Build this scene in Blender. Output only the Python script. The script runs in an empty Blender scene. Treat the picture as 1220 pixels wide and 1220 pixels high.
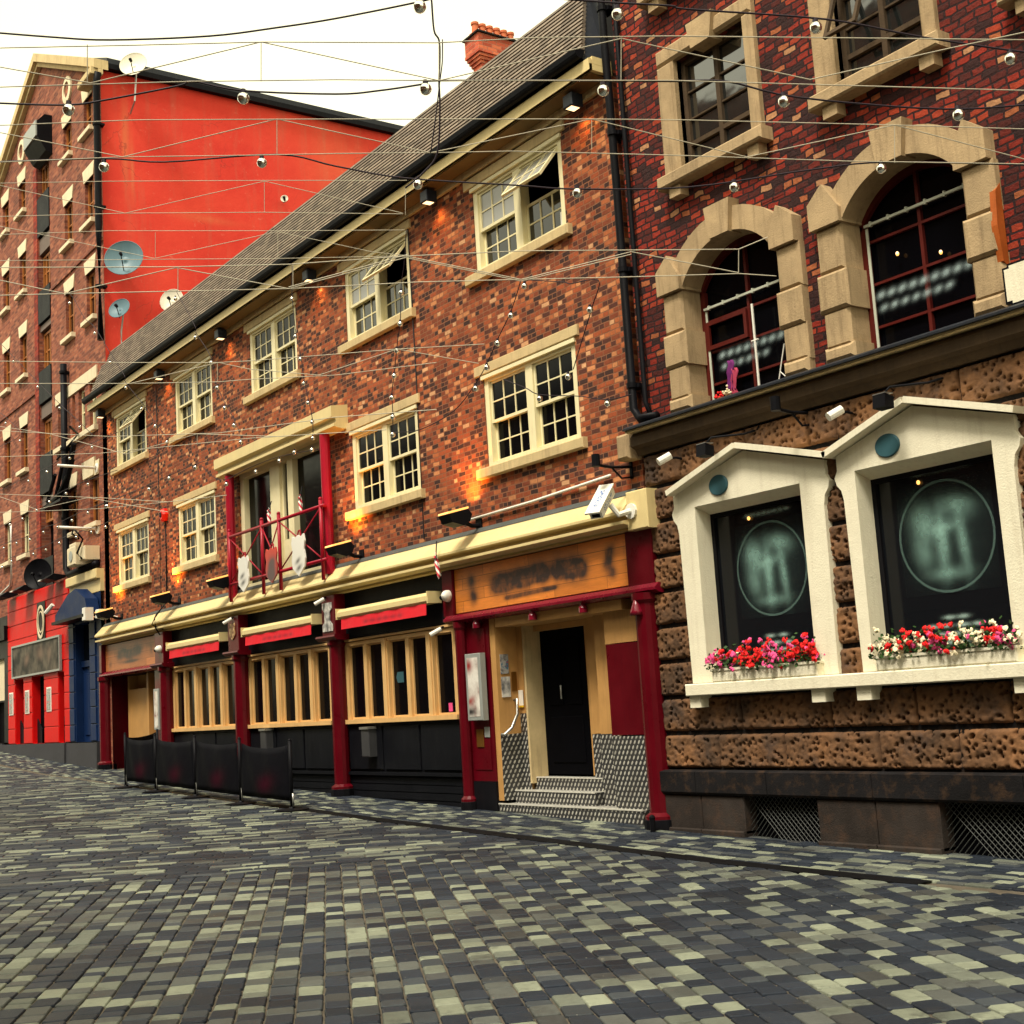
import bpy, math, random
from mathutils import Vector, Matrix, noise
random.seed(7)
R=math.radians
scene=bpy.context.scene
COL=scene.collection
SUN=2.8;CLOUD=.82;EXPO=0.75
TRUSSES=[
('pale wire truss stretched highest across the sky above the chimney', 0.0035, [[[-7.525, -8.295, 3.918], [-6.981, -7.522, 3.879], [-6.536, -6.891, 3.85], [-5.965, -6.074, 3.784], [-5.627, -5.598, 3.777], [-5.181, -4.964, 3.738], [-3.907, -3.137, 3.577]], [[-7.56, -8.288, 3.693], [-6.804, -7.217, 3.65], [-6.33, -6.543, 3.609], [-5.989, -6.055, 3.567], [-5.22, -4.956, 3.484], [-3.952, -3.128, 3.284]], [[-7.534, -8.293, 3.86], [-7.43, -8.133, 3.801], [-7.144, -7.701, 3.677], [-6.544, -6.903, 3.851], [-5.989, -6.055, 3.567], [-5.35, -5.201, 3.742], [-4.761, -4.301, 3.44], [-4.275, -3.652, 3.568], [-3.894, -3.14, 3.663]]], [[[-7.122, -7.724, 3.899], [-7.155, -7.717, 3.683]], [[-6.544, -6.903, 3.851], [-6.579, -6.896, 3.626]], [[-5.956, -6.062, 3.788], [-5.989, -6.055, 3.567]], [[-5.349, -5.201, 3.747], [-5.387, -5.194, 3.502]]]),
('pale wire truss second from the top, crossing the sills of the topmost brick building windows', 0.0035, [[[-8.992, -7.964, 4.112], [-8.314, -7.007, 4.085], [-7.537, -5.898, 4.007], [-6.534, -4.465, 3.899], [-6.157, -3.924, 3.852], [-5.356, -2.771, 3.731], [-4.72, -1.854, 3.628]], [[-9.031, -7.956, 3.862], [-8.412, -7.083, 3.841], [-7.887, -6.337, 3.796], [-7.573, -5.89, 3.774], [-7.174, -5.322, 3.737], [-6.88, -4.904, 3.716], [-6.259, -4.01, 3.621], [-5.574, -3.022, 3.506], [-4.755, -1.847, 3.395]], [[-8.992, -7.964, 4.117], [-8.867, -7.775, 4.058], [-8.412, -7.083, 3.841], [-7.768, -6.227, 4.032], [-7.2, -5.36, 3.739], [-6.534, -4.465, 3.899], [-5.965, -3.587, 3.577], [-5.353, -2.767, 3.731], [-4.759, -1.846, 3.372]]], [[[-7.768, -6.227, 4.032], [-7.804, -6.219, 3.793]], [[-6.534, -4.465, 3.899], [-6.565, -4.458, 3.694]], [[-5.353, -2.767, 3.731], [-5.392, -2.759, 3.475]]]),
('pale wire truss across the upper half of the red side wall', 0.0035, [[[-13.074, -7.041, 5.381], [-12.263, -5.888, 5.319], [-11.383, -4.633, 5.232], [-10.979, -4.056, 5.189], [-10.575, -3.479, 5.145]], [[-13.125, -7.031, 5.053], [-12.22, -5.749, 4.997], [-11.43, -4.623, 4.921], [-10.649, -3.502, 4.82]], [[-13.067, -7.043, 5.431], [-12.887, -6.769, 5.344], [-12.22, -5.749, 4.997], [-11.384, -4.632, 5.224], [-10.648, -3.503, 4.828]]], [[[-11.383, -4.633, 5.232], [-11.43, -4.623, 4.921]], [[-10.593, -3.49, 5.089], [-10.636, -3.482, 4.81]]]),
('pale wire truss crossing just above the big dark satellite dish', 0.0035, [[[-14.164, -6.797, 5.248], [-13.286, -5.555, 5.207], [-12.258, -4.086, 5.096], [-11.484, -2.982, 5.021]], [[-14.205, -6.788, 4.983], [-13.056, -5.151, 4.877], [-12.302, -4.077, 4.804], [-11.51, -2.952, 4.746]], [[-14.138, -6.802, 5.416], [-13.735, -6.191, 5.228], [-13.054, -5.151, 4.886], [-12.259, -4.086, 5.087], [-11.718, -3.26, 4.813], [-11.5, -2.937, 4.745]]], [[[-13.007, -5.153, 5.159], [-13.049, -5.144, 4.885]], [[-12.259, -4.086, 5.087], [-12.302, -4.077, 4.804]]]),
('thick pale wire truss reaching from the warehouse to the smaller arched window', 0.0055, [[[-13.809, -6.878, 4.772], [-12.565, -5.103, 4.646], [-11.895, -4.152, 4.6], [-11.171, -3.139, 4.609], [-10.497, -2.189, 4.589], [-9.845, -1.259, 4.527], [-9.207, -0.35, 4.467]], [[-13.854, -6.868, 4.48], [-13.268, -6.038, 4.443], [-12.603, -5.095, 4.397], [-11.933, -4.144, 4.351], [-11.147, -3.038, 4.336], [-10.542, -2.18, 4.297], [-9.887, -1.25, 4.253], [-9.245, -0.342, 4.218]], [[-13.821, -6.875, 4.694], [-13.63, -6.59, 4.622], [-13.268, -6.038, 4.443], [-12.567, -5.102, 4.638], [-11.933, -4.144, 4.351], [-11.173, -3.139, 4.601], [-10.542, -2.18, 4.297], [-9.848, -1.259, 4.51], [-9.244, -0.343, 4.227]], [[-11.175, -3.138, 4.584], [-10.545, -2.179, 4.28], [-9.851, -1.258, 4.484]], [[-11.931, -4.145, 4.368], [-11.169, -3.14, 4.626]], [[-9.207, -0.35, 4.467], [-8.849, 0.104, 4.664]], [[-9.245, -0.342, 4.218], [-9.026, -0.022, 4.169]]], [[[-12.555, -5.088, 4.645], [-12.593, -5.081, 4.396]], [[-11.87, -4.116, 4.597], [-11.91, -4.108, 4.34]], [[-9.207, -0.35, 4.467], [-9.244, -0.343, 4.227]]]),
('thin wire truss hanging below the sills of the upper pub windows', 0.005, [[[-16.931, -6.175, 4.634], [-15.77, -4.512, 4.487], [-15.131, -3.599, 4.418], [-14.893, -3.263, 4.414], [-14.265, -2.387, 4.431], [-13.815, -1.76, 4.446], [-13.178, -0.866, 4.441]], [[-16.974, -6.166, 4.353], [-15.798, -4.486, 4.226], [-15.162, -3.582, 4.178], [-14.928, -3.256, 4.185], [-14.305, -2.379, 4.171], [-13.557, -1.35, 4.249]], [[-15.798, -4.486, 4.226], [-15.125, -3.59, 4.418], [-14.908, -3.26, 4.31], [-14.425, -2.551, 4.184], [-13.815, -1.76, 4.446], [-13.257, -0.919, 4.206]]], [[[-15.131, -3.599, 4.418], [-15.168, -3.591, 4.179]]]),
('thin wire truss crossing the warehouse at the height of the balcony canopy', 0.006, [[[-35.499, -1.568, 7.894], [-28.861, -1.554, 6.432], [-25.505, -1.547, 5.699], [-20.05, -1.541, 4.656], [-15.93, -1.541, 4.042], [-13.319, -1.539, 3.578]], [[-35.609, -1.545, 7.174], [-26.071, -1.537, 5.467], [-18.747, -1.536, 4.31], [-14.574, -1.534, 3.585]], [[-35.476, -1.573, 8.046], [-29.493, -1.555, 6.561], [-24.574, -1.535, 5.165], [-20.948, -1.542, 4.824], [-17.84, -1.536, 4.154]]], [[[-29.493, -1.555, 6.561], [-29.562, -1.541, 6.113]], [[-20.948, -1.542, 4.824], [-20.976, -1.536, 4.64]]]),
('thin wire truss low across the warehouse near the two white poles', 0.006, [[[-35.753, -1.515, 6.236], [-26.208, -1.509, 4.575], [-22.495, -1.506, 3.897], [-19.861, -1.509, 3.587]], [[-35.83, -1.499, 5.734], [-30.824, -1.501, 5.009], [-26.241, -1.502, 4.357], [-22.495, -1.506, 3.897]], [[-35.743, -1.517, 6.301], [-30.818, -1.502, 5.048], [-27.017, -1.509, 4.707], [-22.522, -1.5, 3.718]]], [])]
STRINGS=[
('black festoon cable with big globe lamps crossing the top right corner', 0.0058, 0.037, [[-5.649, -5.359, 4.093], [-5.487, -5.122, 4.055], [-5.29, -4.837, 4.014], [-5.236, -4.755, 3.988], [-4.778, -4.085, 3.879], [-4.485, -3.642, 3.747], [-4.198, -3.212, 3.636], [-4.023, -2.954, 3.582]], [[-5.48, -5.096, 3.984], [-4.819, -4.132, 3.833], [-4.186, -3.181, 3.58]]),
('dark purple cable sagging over the sky above the red wall', 0.0058, 0.04, [[-7.904, -8.209, 4.235], [-7.618, -7.79, 4.163], [-7.413, -7.492, 4.123], [-7.065, -7.0, 4.109], [-6.82, -6.664, 4.134], [-6.607, -6.373, 4.167], [-6.315, -5.979, 4.233], [-6.205, -5.834, 4.268]], [[-6.304, -5.957, 4.206]]),
('black festoon cable running over the red wall ridge and the pub roof', 0.0058, 0.037, [[-7.969, -8.195, 3.811], [-7.855, -8.028, 3.784], [-7.616, -7.685, 3.748], [-7.468, -7.481, 3.767], [-7.216, -7.141, 3.822], [-7.162, -7.071, 3.842], [-6.998, -6.823, 3.768], [-6.677, -6.358, 3.713], [-6.521, -6.142, 3.717], [-6.36, -5.922, 3.74], [-6.305, -5.847, 3.755], [-5.787, -5.108, 3.699], [-5.495, -4.69, 3.663], [-5.305, -4.418, 3.642], [-5.069, -4.056, 3.519], [-4.562, -3.314, 3.393], [-4.169, -2.764, 3.396]], [[-7.621, -7.684, 3.717], [-7.002, -6.817, 3.722], [-6.359, -5.912, 3.709], [-5.741, -5.027, 3.633], [-5.122, -4.126, 3.499], [-4.526, -3.255, 3.353]]),
('black festoon cable with smaller globes crossing over the top of both arched windows', 0.0058, 0.036, [[-9.331, -7.888, 3.996], [-8.779, -7.107, 3.967], [-8.528, -6.742, 3.916], [-8.064, -6.093, 3.919], [-7.839, -5.751, 3.812], [-7.573, -5.35, 3.699], [-7.112, -4.678, 3.596], [-6.905, -4.376, 3.55], [-6.434, -3.706, 3.511], [-5.936, -3.025, 3.577], [-5.581, -2.532, 3.598], [-4.916, -1.574, 3.496]], [[-8.778, -7.091, 3.907], [-8.134, -6.179, 3.867], [-7.525, -5.271, 3.647], [-6.889, -4.346, 3.518], [-6.247, -3.439, 3.491], [-5.632, -2.594, 3.556]]),
('bundle of dark rods and twisted wires hanging above the pub roof in the sky', 0.006, 0.03, [[-6.489, -5.757, 4.454], [-6.491, -5.746, 4.401], [-6.511, -5.727, 4.212], [-6.503, -5.699, 4.147], [-6.517, -5.691, 4.032], [-6.542, -5.691, 3.89], [-6.565, -5.681, 3.717], [-6.616, -5.686, 3.446], [-6.683, -5.751, 3.331], [-6.765, -5.844, 3.239]], []),
('second thin dark rod hanging beside the bundle above the pub roof', 0.004, 0.03, [[-6.45, -5.708, 4.126], [-6.47, -5.704, 3.996], [-6.499, -5.713, 3.867], [-6.549, -5.727, 3.645], [-6.6, -5.746, 3.428]], []),
('string of small bulbs dropping from the warehouse truss past the pub roof corner', 0.0058, 0.031, [[-29.352, -1.557, 9.826], [-27.94, -1.549, 9.37], [-27.038, -1.529, 8.589], [-26.358, -1.52, 8.184], [-25.543, -1.502, 7.473], [-24.726, -1.484, 6.773], [-24.652, -1.479, 6.604], [-23.784, -1.464, 5.991], [-23.098, -1.45, 5.426], [-22.591, -1.441, 5.041], [-23.135, -1.433, 4.896], [-23.946, -1.431, 4.937]], [[-27.97, -1.543, 9.171], [-26.377, -1.516, 8.063], [-25.528, -1.494, 7.226], [-24.667, -1.476, 6.506], [-23.844, -1.461, 5.907], [-23.186, -1.45, 5.428], [-22.638, -1.44, 5.019]]),
('string of small bulbs dropping from the red wall over the second upper pub window', 0.0058, 0.036, [[-21.779, -1.524, 7.599], [-21.023, -1.501, 6.758], [-20.968, -1.497, 6.609], [-20.41, -1.482, 6.05], [-20.262, -1.468, 5.58], [-19.933, -1.456, 5.147], [-19.574, -1.446, 4.76], [-19.385, -1.437, 4.444]], [[-21.839, -1.52, 7.477], [-21.017, -1.495, 6.547], [-20.389, -1.479, 5.943], [-20.206, -1.465, 5.466], [-19.946, -1.454, 5.065], [-19.618, -1.444, 4.7], [-19.395, -1.435, 4.378]]),
('string of small bulbs hanging beside the third upper pub window over the canopy', 0.0058, 0.031, [[-17.149, -1.515, 6.614], [-17.211, -1.502, 6.205], [-17.184, -1.484, 5.63], [-17.073, -1.473, 5.243], [-17.018, -1.461, 4.862], [-16.927, -1.452, 4.551], [-16.838, -1.443, 4.232], [-16.845, -1.436, 4.009]], [[-17.223, -1.5, 6.13], [-17.197, -1.482, 5.543], [-17.084, -1.471, 5.169], [-17.03, -1.459, 4.788], [-16.938, -1.45, 4.478], [-16.847, -1.441, 4.171], [-16.856, -1.434, 3.937]]),
('string of small bulbs hanging beside the fourth upper pub window', 0.0058, 0.036, [[-13.846, -1.514, 6.059], [-13.946, -1.502, 5.688], [-14.078, -1.492, 5.392], [-14.164, -1.478, 4.969], [-14.301, -1.468, 4.647], [-14.416, -1.457, 4.329], [-14.521, -1.449, 4.073], [-14.539, -1.441, 3.808], [-14.573, -1.434, 3.591]], [[-14.092, -1.489, 5.296], [-14.174, -1.476, 4.905], [-14.311, -1.466, 4.583], [-14.424, -1.456, 4.275], [-14.531, -1.447, 4.008], [-14.548, -1.439, 3.754], [-14.583, -1.432, 3.526]]),
('slanting string of small bulbs between the two windows nearest the drainpipe', 0.0058, 0.036, [[-11.483, -1.482, 4.681], [-11.727, -1.472, 4.389], [-12.039, -1.463, 4.138], [-12.301, -1.454, 3.914], [-12.582, -1.447, 3.729], [-13.1, -1.438, 3.517], [-13.908, -1.433, 3.454], [-14.535, -1.433, 3.55]], [[-11.431, -1.479, 4.587], [-11.736, -1.47, 4.333], [-12.046, -1.461, 4.09], [-12.309, -1.453, 3.866], [-12.572, -1.446, 3.676]]),
('short black drop cable with one bulb over the corner of the nearest lower window', 0.0058, 0.036, [[-11.483, -1.482, 4.681], [-10.748, -1.478, 4.429], [-10.608, -1.477, 4.368], [-10.146, -1.476, 4.265], [-10.281, -1.468, 4.033], [-10.48, -1.458, 3.761], [-10.703, -1.448, 3.452]], [[-10.329, -1.466, 4.001], [-10.801, -1.445, 3.393]]),
('short dark cable with two bulbs across the nearest lower pub window', 0.0058, 0.036, [[-12.551, -1.05, 3.819], [-12.127, -1.046, 3.617], [-11.863, -1.043, 3.476], [-11.143, -1.04, 3.292], [-10.66, -1.038, 3.145], [-10.27, -1.039, 3.112]], [[-11.87, -1.041, 3.428], [-10.667, -1.037, 3.101]]),
('small bulbs strung under the cream balcony canopy', 0.0058, 0.036, [[-22.807, -0.727, 4.653], [-21.952, -0.718, 4.236], [-20.656, -0.724, 4.231], [-19.475, -0.729, 4.199], [-18.055, -0.731, 4.05]], [[-21.701, -0.715, 4.117], [-20.428, -0.721, 4.117], [-19.485, -0.726, 4.13], [-18.909, -0.73, 4.16], [-18.284, -0.731, 4.081]]),
('string of tiny bulbs rising from the alarm box to the balcony canopy', 0.0058, 0.04, [[-28.306, -1.2, 4.614], [-26.715, -1.207, 4.581], [-24.254, -1.216, 4.515], [-23.129, -1.221, 4.512], [-21.845, -1.227, 4.481], [-20.821, -1.229, 4.409]], [[-26.782, -1.204, 4.504], [-24.221, -1.214, 4.427], [-23.138, -1.219, 4.451], [-21.854, -1.225, 4.422]]),
('string of bulbs slanting down across the upper left of the warehouse front', 0.0058, 0.031, [[-34.264, -1.644, 10.151], [-32.285, -1.619, 9.05], [-30.304, -1.594, 7.951], [-28.699, -1.575, 7.078], [-27.338, -1.559, 6.376], [-26.444, -1.549, 5.888]], [[-32.304, -1.615, 8.929], [-30.321, -1.591, 7.836], [-28.713, -1.572, 6.986], [-27.354, -1.556, 6.271]]),
('short string with two bulbs at the left picture edge beside the warehouse piers', 0.0058, 0.031, [[-34.549, -1.585, 8.293], [-33.128, -1.573, 7.703], [-31.975, -1.558, 7.044], [-33.874, -1.552, 7.127], [-34.729, -1.547, 7.118]], [[-33.226, -1.569, 7.596], [-31.996, -1.554, 6.905]]),
('string of bulbs rising to the right just above the upper white pole', 0.0058, 0.031, [[-34.892, -1.514, 6.05], [-31.399, -1.527, 5.939], [-29.868, -1.532, 5.862], [-28.139, -1.539, 5.842], [-26.462, -1.545, 5.769], [-24.994, -1.549, 5.68]], [[-31.417, -1.523, 5.822], [-29.882, -1.529, 5.768], [-28.152, -1.536, 5.753], [-26.586, -1.542, 5.688]]),
('string of bulbs crossing below the upper white pole', 0.0058, 0.031, [[-35.043, -1.482, 5.067], [-33.199, -1.494, 5.144], [-32.044, -1.498, 5.116], [-30.81, -1.504, 5.105], [-29.778, -1.509, 5.135], [-28.494, -1.515, 5.131], [-26.962, -1.521, 5.069], [-25.106, -1.526, 4.947]], [[-33.215, -1.49, 5.042], [-32.059, -1.495, 5.016], [-30.821, -1.501, 5.029], [-29.79, -1.507, 5.061], [-28.508, -1.513, 5.041], [-26.975, -1.518, 4.982]]),
('long string of bulbs running just above the lower white pole', 0.0058, 0.031, [[-35.105, -1.47, 4.662], [-33.841, -1.475, 4.646], [-32.657, -1.479, 4.591], [-31.469, -1.483, 4.53], [-30.34, -1.489, 4.548], [-29.221, -1.492, 4.5], [-28.163, -1.497, 4.491], [-27.051, -1.502, 4.483], [-25.805, -1.506, 4.425], [-24.695, -1.51, 4.379]], [[-33.857, -1.472, 4.543], [-32.669, -1.476, 4.511], [-31.484, -1.48, 4.432], [-30.355, -1.486, 4.453], [-29.235, -1.49, 4.409], [-28.177, -1.494, 4.402], [-27.065, -1.499, 4.396], [-25.817, -1.504, 4.342]]),
('lowest string of bulbs crossing over the lower white pole and the air conditioner', 0.0058, 0.031, [[-35.174, -1.455, 4.213], [-34.075, -1.46, 4.189], [-33.181, -1.465, 4.226], [-31.238, -1.472, 4.162], [-30.201, -1.476, 4.124], [-29.149, -1.481, 4.135], [-27.924, -1.486, 4.094], [-26.892, -1.49, 4.055], [-25.971, -1.493, 4.025], [-24.749, -1.499, 4.027]], [[-34.091, -1.456, 4.085], [-33.197, -1.462, 4.125], [-31.253, -1.469, 4.065], [-30.216, -1.473, 4.03], [-29.163, -1.479, 4.043], [-27.937, -1.483, 4.006], [-26.905, -1.487, 3.969], [-25.984, -1.49, 3.942]])]

# ---------------------------------------------------------------- helpers
class MB:
    def __init__(s): s.v=[];s.f=[];s.m=[];s.c=None
    def add(s,vs,fs,m=0):
        o=len(s.v); s.v+= [tuple(v) for v in vs]; s.f+=[tuple(i+o for i in f) for f in fs]; s.m+=[m]*len(fs); return s
    def box(s,x0,x1,y0,y1,z0,z1,m=0):
        if x0>x1:x0,x1=x1,x0
        if y0>y1:y0,y1=y1,y0
        if z0>z1:z0,z1=z1,z0
        v=[(x,y,z) for z in (z0,z1) for y in (y0,y1) for x in (x0,x1)]
        return s.add(v,[(0,2,3,1),(4,5,7,6),(0,1,5,4),(2,6,7,3),(0,4,6,2),(1,3,7,5)],m)
    def bbox(s,x0,x1,y0,y1,z0,z1,b=.01,m=0):
        # box whose front (-Y) edges are chamfered by b
        if x0>x1:x0,x1=x1,x0
        if y0>y1:y0,y1=y1,y0
        if z0>z1:z0,z1=z1,z0
        A=[(x0,y1,z0),(x1,y1,z0),(x1,y1,z1),(x0,y1,z1)]
        B_=[(x0,y0+b,z0),(x1,y0+b,z0),(x1,y0+b,z1),(x0,y0+b,z1)]
        D=[(x0+b,y0,z0+b),(x1-b,y0,z0+b),(x1-b,y0,z1-b),(x0+b,y0,z1-b)]
        f=[(8,9,10,11)]+[(i,(i+1)%4,4+(i+1)%4,4+i) for i in range(4)]+[(4+i,4+(i+1)%4,8+(i+1)%4,8+i) for i in range(4)]+[(3,2,1,0)]
        return s.add(A+B_+D,f,m)
    def prism(s,poly,y0,y1,m=0,axis='y'):
        n=len(poly)
        if axis=='y': v=[(a,y0,b) for a,b in poly]+[(a,y1,b) for a,b in poly]
        elif axis=='x': v=[(y0,a,b) for a,b in poly]+[(y1,a,b) for a,b in poly]
        else: v=[(a,b,y0) for a,b in poly]+[(a,b,y1) for a,b in poly]
        f=[tuple(range(n)),tuple(range(2*n-1,n-1,-1))]+[(i,i+n,(i+1)%n+n,(i+1)%n) for i in range(n)]
        return s.add(v,f,m)
    def tube(s,pts,r,n=6,m=0,cap=True):
        pts=[Vector(p) for p in pts]; o=len(s.v); k=len(pts)
        up=Vector((0,0,1))
        for i,p in enumerate(pts):
            d=(pts[min(i+1,k-1)]-pts[max(i-1,0)])
            d=d.normalized() if d.length>1e-9 else Vector((1,0,0))
            a=d.cross(up)
            if a.length<1e-3: a=d.cross(Vector((1,0,0)))
            a.normalize(); b=a.cross(d)
            rr=r[i] if isinstance(r,(list,tuple)) else r
            for j in range(n):
                t=2*math.pi*j/n; q=p+(a*math.cos(t)+b*math.sin(t))*rr; s.v.append(tuple(q))
        for i in range(k-1):
            for j in range(n):
                s.f.append((o+i*n+j,o+i*n+(j+1)%n,o+(i+1)*n+(j+1)%n,o+(i+1)*n+j)); s.m.append(m)
        if cap:
            s.f.append(tuple(o+j for j in range(n))[::-1]); s.m.append(m)
            s.f.append(tuple(o+(k-1)*n+j for j in range(n))); s.m.append(m)
        return s
    def sphere(s,c,r,nu=10,nv=6,m=0,sz=1,bottom=True):
        o=len(s.v); cx,cy,cz=c
        for i in range(nv+1):
            t=math.pi*i/nv
            for j in range(nu):
                a=2*math.pi*j/nu
                s.v.append((cx+r*math.sin(t)*math.cos(a),cy+r*math.sin(t)*math.sin(a),cz+r*sz*math.cos(t)))
        for i in range(nv):
            for j in range(nu):
                s.f.append((o+i*nu+j,o+i*nu+(j+1)%nu,o+(i+1)*nu+(j+1)%nu,o+(i+1)*nu+j)); s.m.append(m)
        return s
    def lathe(s,c,prof,n=16,m=0,axis=None,arc=1):
        # prof: (radius, height) about axis
        ax=Vector(axis or (0,0,1)).normalized(); a=ax.cross(Vector((0,0,1)))
        if a.length<1e-3: a=Vector((1,0,0))
        a.normalize(); b=ax.cross(a); c=Vector(c); o=len(s.v)
        for r_,h in prof:
            for j in range(n):
                t=2*math.pi*j/n; s.v.append(tuple(c+ax*h+(a*math.cos(t)+b*math.sin(t))*r_))
        for i in range(len(prof)-1):
            for j in range(n):
                s.f.append((o+i*n+j,o+i*n+(j+1)%n,o+(i+1)*n+(j+1)%n,o+(i+1)*n+j)); s.m.append(m)
        return s
    def xf(s,M):
        s.v=[tuple(M@Vector(v)) for v in s.v]; return s
    def shift(s,x,y,z): s.v=[(a+x,b+y,c+z) for a,b,c in s.v]; return s
    def split(s,name,mats,parent=None,**k):
        # one object per separate piece
        par=list(range(len(s.v)))
        def fd(i):
            while par[i]!=i: par[i]=par[par[i]]; i=par[i]
            return i
        for f in s.f:
            for i in f[1:]: par[fd(i)]=fd(f[0])
        g={}
        for f,m in zip(s.f,s.m): g.setdefault(fd(f[0]),[]).append((f,m))
        out=[]
        for fs in g.values():
            ids=sorted({i for f,_ in fs for i in f}); mp={o:n for n,o in enumerate(ids)}
            q=MB(); q.v=[s.v[i] for i in ids]; q.f=[tuple(mp[i] for i in f) for f,_ in fs]; q.m=[m for _,m in fs]
            out.append(q.build(name,mats,parent,**k))
        return out
    def build(s,name,mats,parent=None,smooth=False,recalc=True):
        me=bpy.data.meshes.new(name); me.from_pydata(s.v,[],s.f)
        if not isinstance(mats,(list,tuple)): mats=[mats]
        for m in mats: me.materials.append(m)
        me.polygons.foreach_set('material_index',s.m)
        if smooth: me.polygons.foreach_set('use_smooth',[True]*len(s.f))
        me.update()
        if recalc:
            import bmesh
            b=bmesh.new(); b.from_mesh(me); bmesh.ops.recalc_face_normals(b,faces=b.faces); b.to_mesh(me); b.free()
        o=bpy.data.objects.new(name,me); COL.objects.link(o)
        if parent is not None: o.parent=parent; o.matrix_parent_inverse=parent.matrix_basis.inverted()
        return o
def thing(name,label,cat,loc=(0,0,0),group=None):
    o=bpy.data.objects.new(name,None); COL.objects.link(o); o.location=loc; o.empty_display_size=.2
    o['label']=label;o['category']=cat
    if group:o['group']=group
    bpy.context.view_layer.update()
    return o
def tag(o,label,cat,group=None):
    o['label']=label;o['category']=cat
    if group:o['group']=group
    return o
def struct(o): o['kind']='structure'; return o
# ---------------------------------------------------------------- materials
def newmat(name):
    m=bpy.data.materials.new(name); m.use_nodes=True; nt=m.node_tree
    b=nt.nodes['Principled BSDF']; return m,nt,b
def N(nt,t,**k):
    n=nt.nodes.new(t)
    for a,v in k.items():
        if a in n.inputs.keys() if hasattr(n.inputs,'keys') else False: n.inputs[a].default_value=v
        else: setattr(n,a,v)
    return n
def obj_coords(nt): return nt.nodes.new('ShaderNodeTexCoord').outputs['Object']
def noise_n(nt,vec,scale,detail=4,rough=.6):
    n=nt.nodes.new('ShaderNodeTexNoise'); n.inputs['Scale'].default_value=scale; n.inputs['Detail'].default_value=detail; n.inputs['Roughness'].default_value=rough
    nt.links.new(vec,n.inputs['Vector']); return n.outputs['Fac']
def ramp(nt,fac,stops,interp='LINEAR'):
    n=nt.nodes.new('ShaderNodeValToRGB'); n.color_ramp.interpolation=interp
    e=n.color_ramp.elements
    while len(e)>1: e.remove(e[-1])
    e[0].position=stops[0][0]; e[0].color=(*stops[0][1],1) if not isinstance(stops[0][1],float) else (stops[0][1],)*3+(1,)
    for p_,c in stops[1:]:
        q=e.new(p_); q.color=(*c,1) if not isinstance(c,float) else (c,)*3+(1,)
    nt.links.new(fac,n.inputs['Fac']); return n.outputs['Color']
def mixc(nt,fac,a,b,mode='MIX'):
    n=nt.nodes.new('ShaderNodeMix'); n.data_type='RGBA'; n.blend_type=mode
    for sock,v in ((n.inputs[0],fac),(n.inputs[6],a),(n.inputs[7],b)):
        if isinstance(v,bpy.types.NodeSocket): nt.links.new(v,sock)
        elif isinstance(v,tuple): sock.default_value=(*v,1)
        else: sock.default_value=v
    return n.outputs[2]
def mth(nt,op,a,b=None,c=None,clamp=False):
    n=nt.nodes.new('ShaderNodeMath'); n.operation=op; n.use_clamp=clamp
    for i,v in enumerate((a,b,c)):
        if v is None: continue
        if isinstance(v,bpy.types.NodeSocket): nt.links.new(v,n.inputs[i])
        else: n.inputs[i].default_value=v
    return n.outputs[0]
def bump(nt,h,b,strength=.5,dist=.01,prev=None):
    n=nt.nodes.new('ShaderNodeBump'); n.inputs['Strength'].default_value=strength; n.inputs['Distance'].default_value=dist
    nt.links.new(h,n.inputs['Height'])
    if prev is not None: nt.links.new(prev,n.inputs['Normal'])
    nt.links.new(n.outputs[0],b.inputs['Normal']); return n.outputs[0]
def paint(name,col,rough=.5,var=.25,dirt=(.12,.09,.06),dirt_amt=.35,spec=.2,metal=0,bs=.25,scale=3,streak=True):
    """painted / plain surface with blotchy wear, rain streaks and slight relief"""
    m,nt,b=newmat(name); P_=obj_coords(nt)
    n1=noise_n(nt,P_,scale,5,.65)
    mp=nt.nodes.new('ShaderNodeMapping'); mp.inputs['Scale'].default_value=(9,9,.9) if streak else (4,4,4)
    nt.links.new(P_,mp.inputs['Vector'])
    n2=noise_n(nt,mp.outputs[0],1.6,5,.7)
    c=mixc(nt,ramp(nt,n1,[(.3,0.),(.75,1.)]),tuple(x*(1-var) for x in col),tuple(min(1,x*(1+var*.4)) for x in col))
    f=mth(nt,'MULTIPLY',ramp(nt,n2,[(.5,0.),(.78,1.)]),dirt_amt)
    c=mixc(nt,f,c,dirt)
    nt.links.new(c,b.inputs['Base Color'])
    n3=noise_n(nt,P_,60,3)
    rr=nt.nodes.new('ShaderNodeMapRange'); rr.inputs[3].default_value=max(0,rough-.12); rr.inputs[4].default_value=min(1,rough+.15)
    nt.links.new(n1,rr.inputs[0]); nt.links.new(rr.outputs[0],b.inputs['Roughness'])
    b.inputs['Specular IOR Level'].default_value=spec; b.inputs['Metallic'].default_value=metal
    if bs: bump(nt,mth(nt,'ADD',n3,mth(nt,'MULTIPLY',n1,2.)),b,bs,.006)
    return m
def wallvec(nt):
    P_=obj_coords(nt); s=nt.nodes.new('ShaderNodeSeparateXYZ'); nt.links.new(P_,s.inputs[0])
    c=nt.nodes.new('ShaderNodeCombineXYZ'); nt.links.new(mth(nt,'ADD',s.outputs[0],s.outputs[1]),c.inputs[0]); nt.links.new(s.outputs[2],c.inputs[1])
    return P_,c.outputs[0],s
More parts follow.
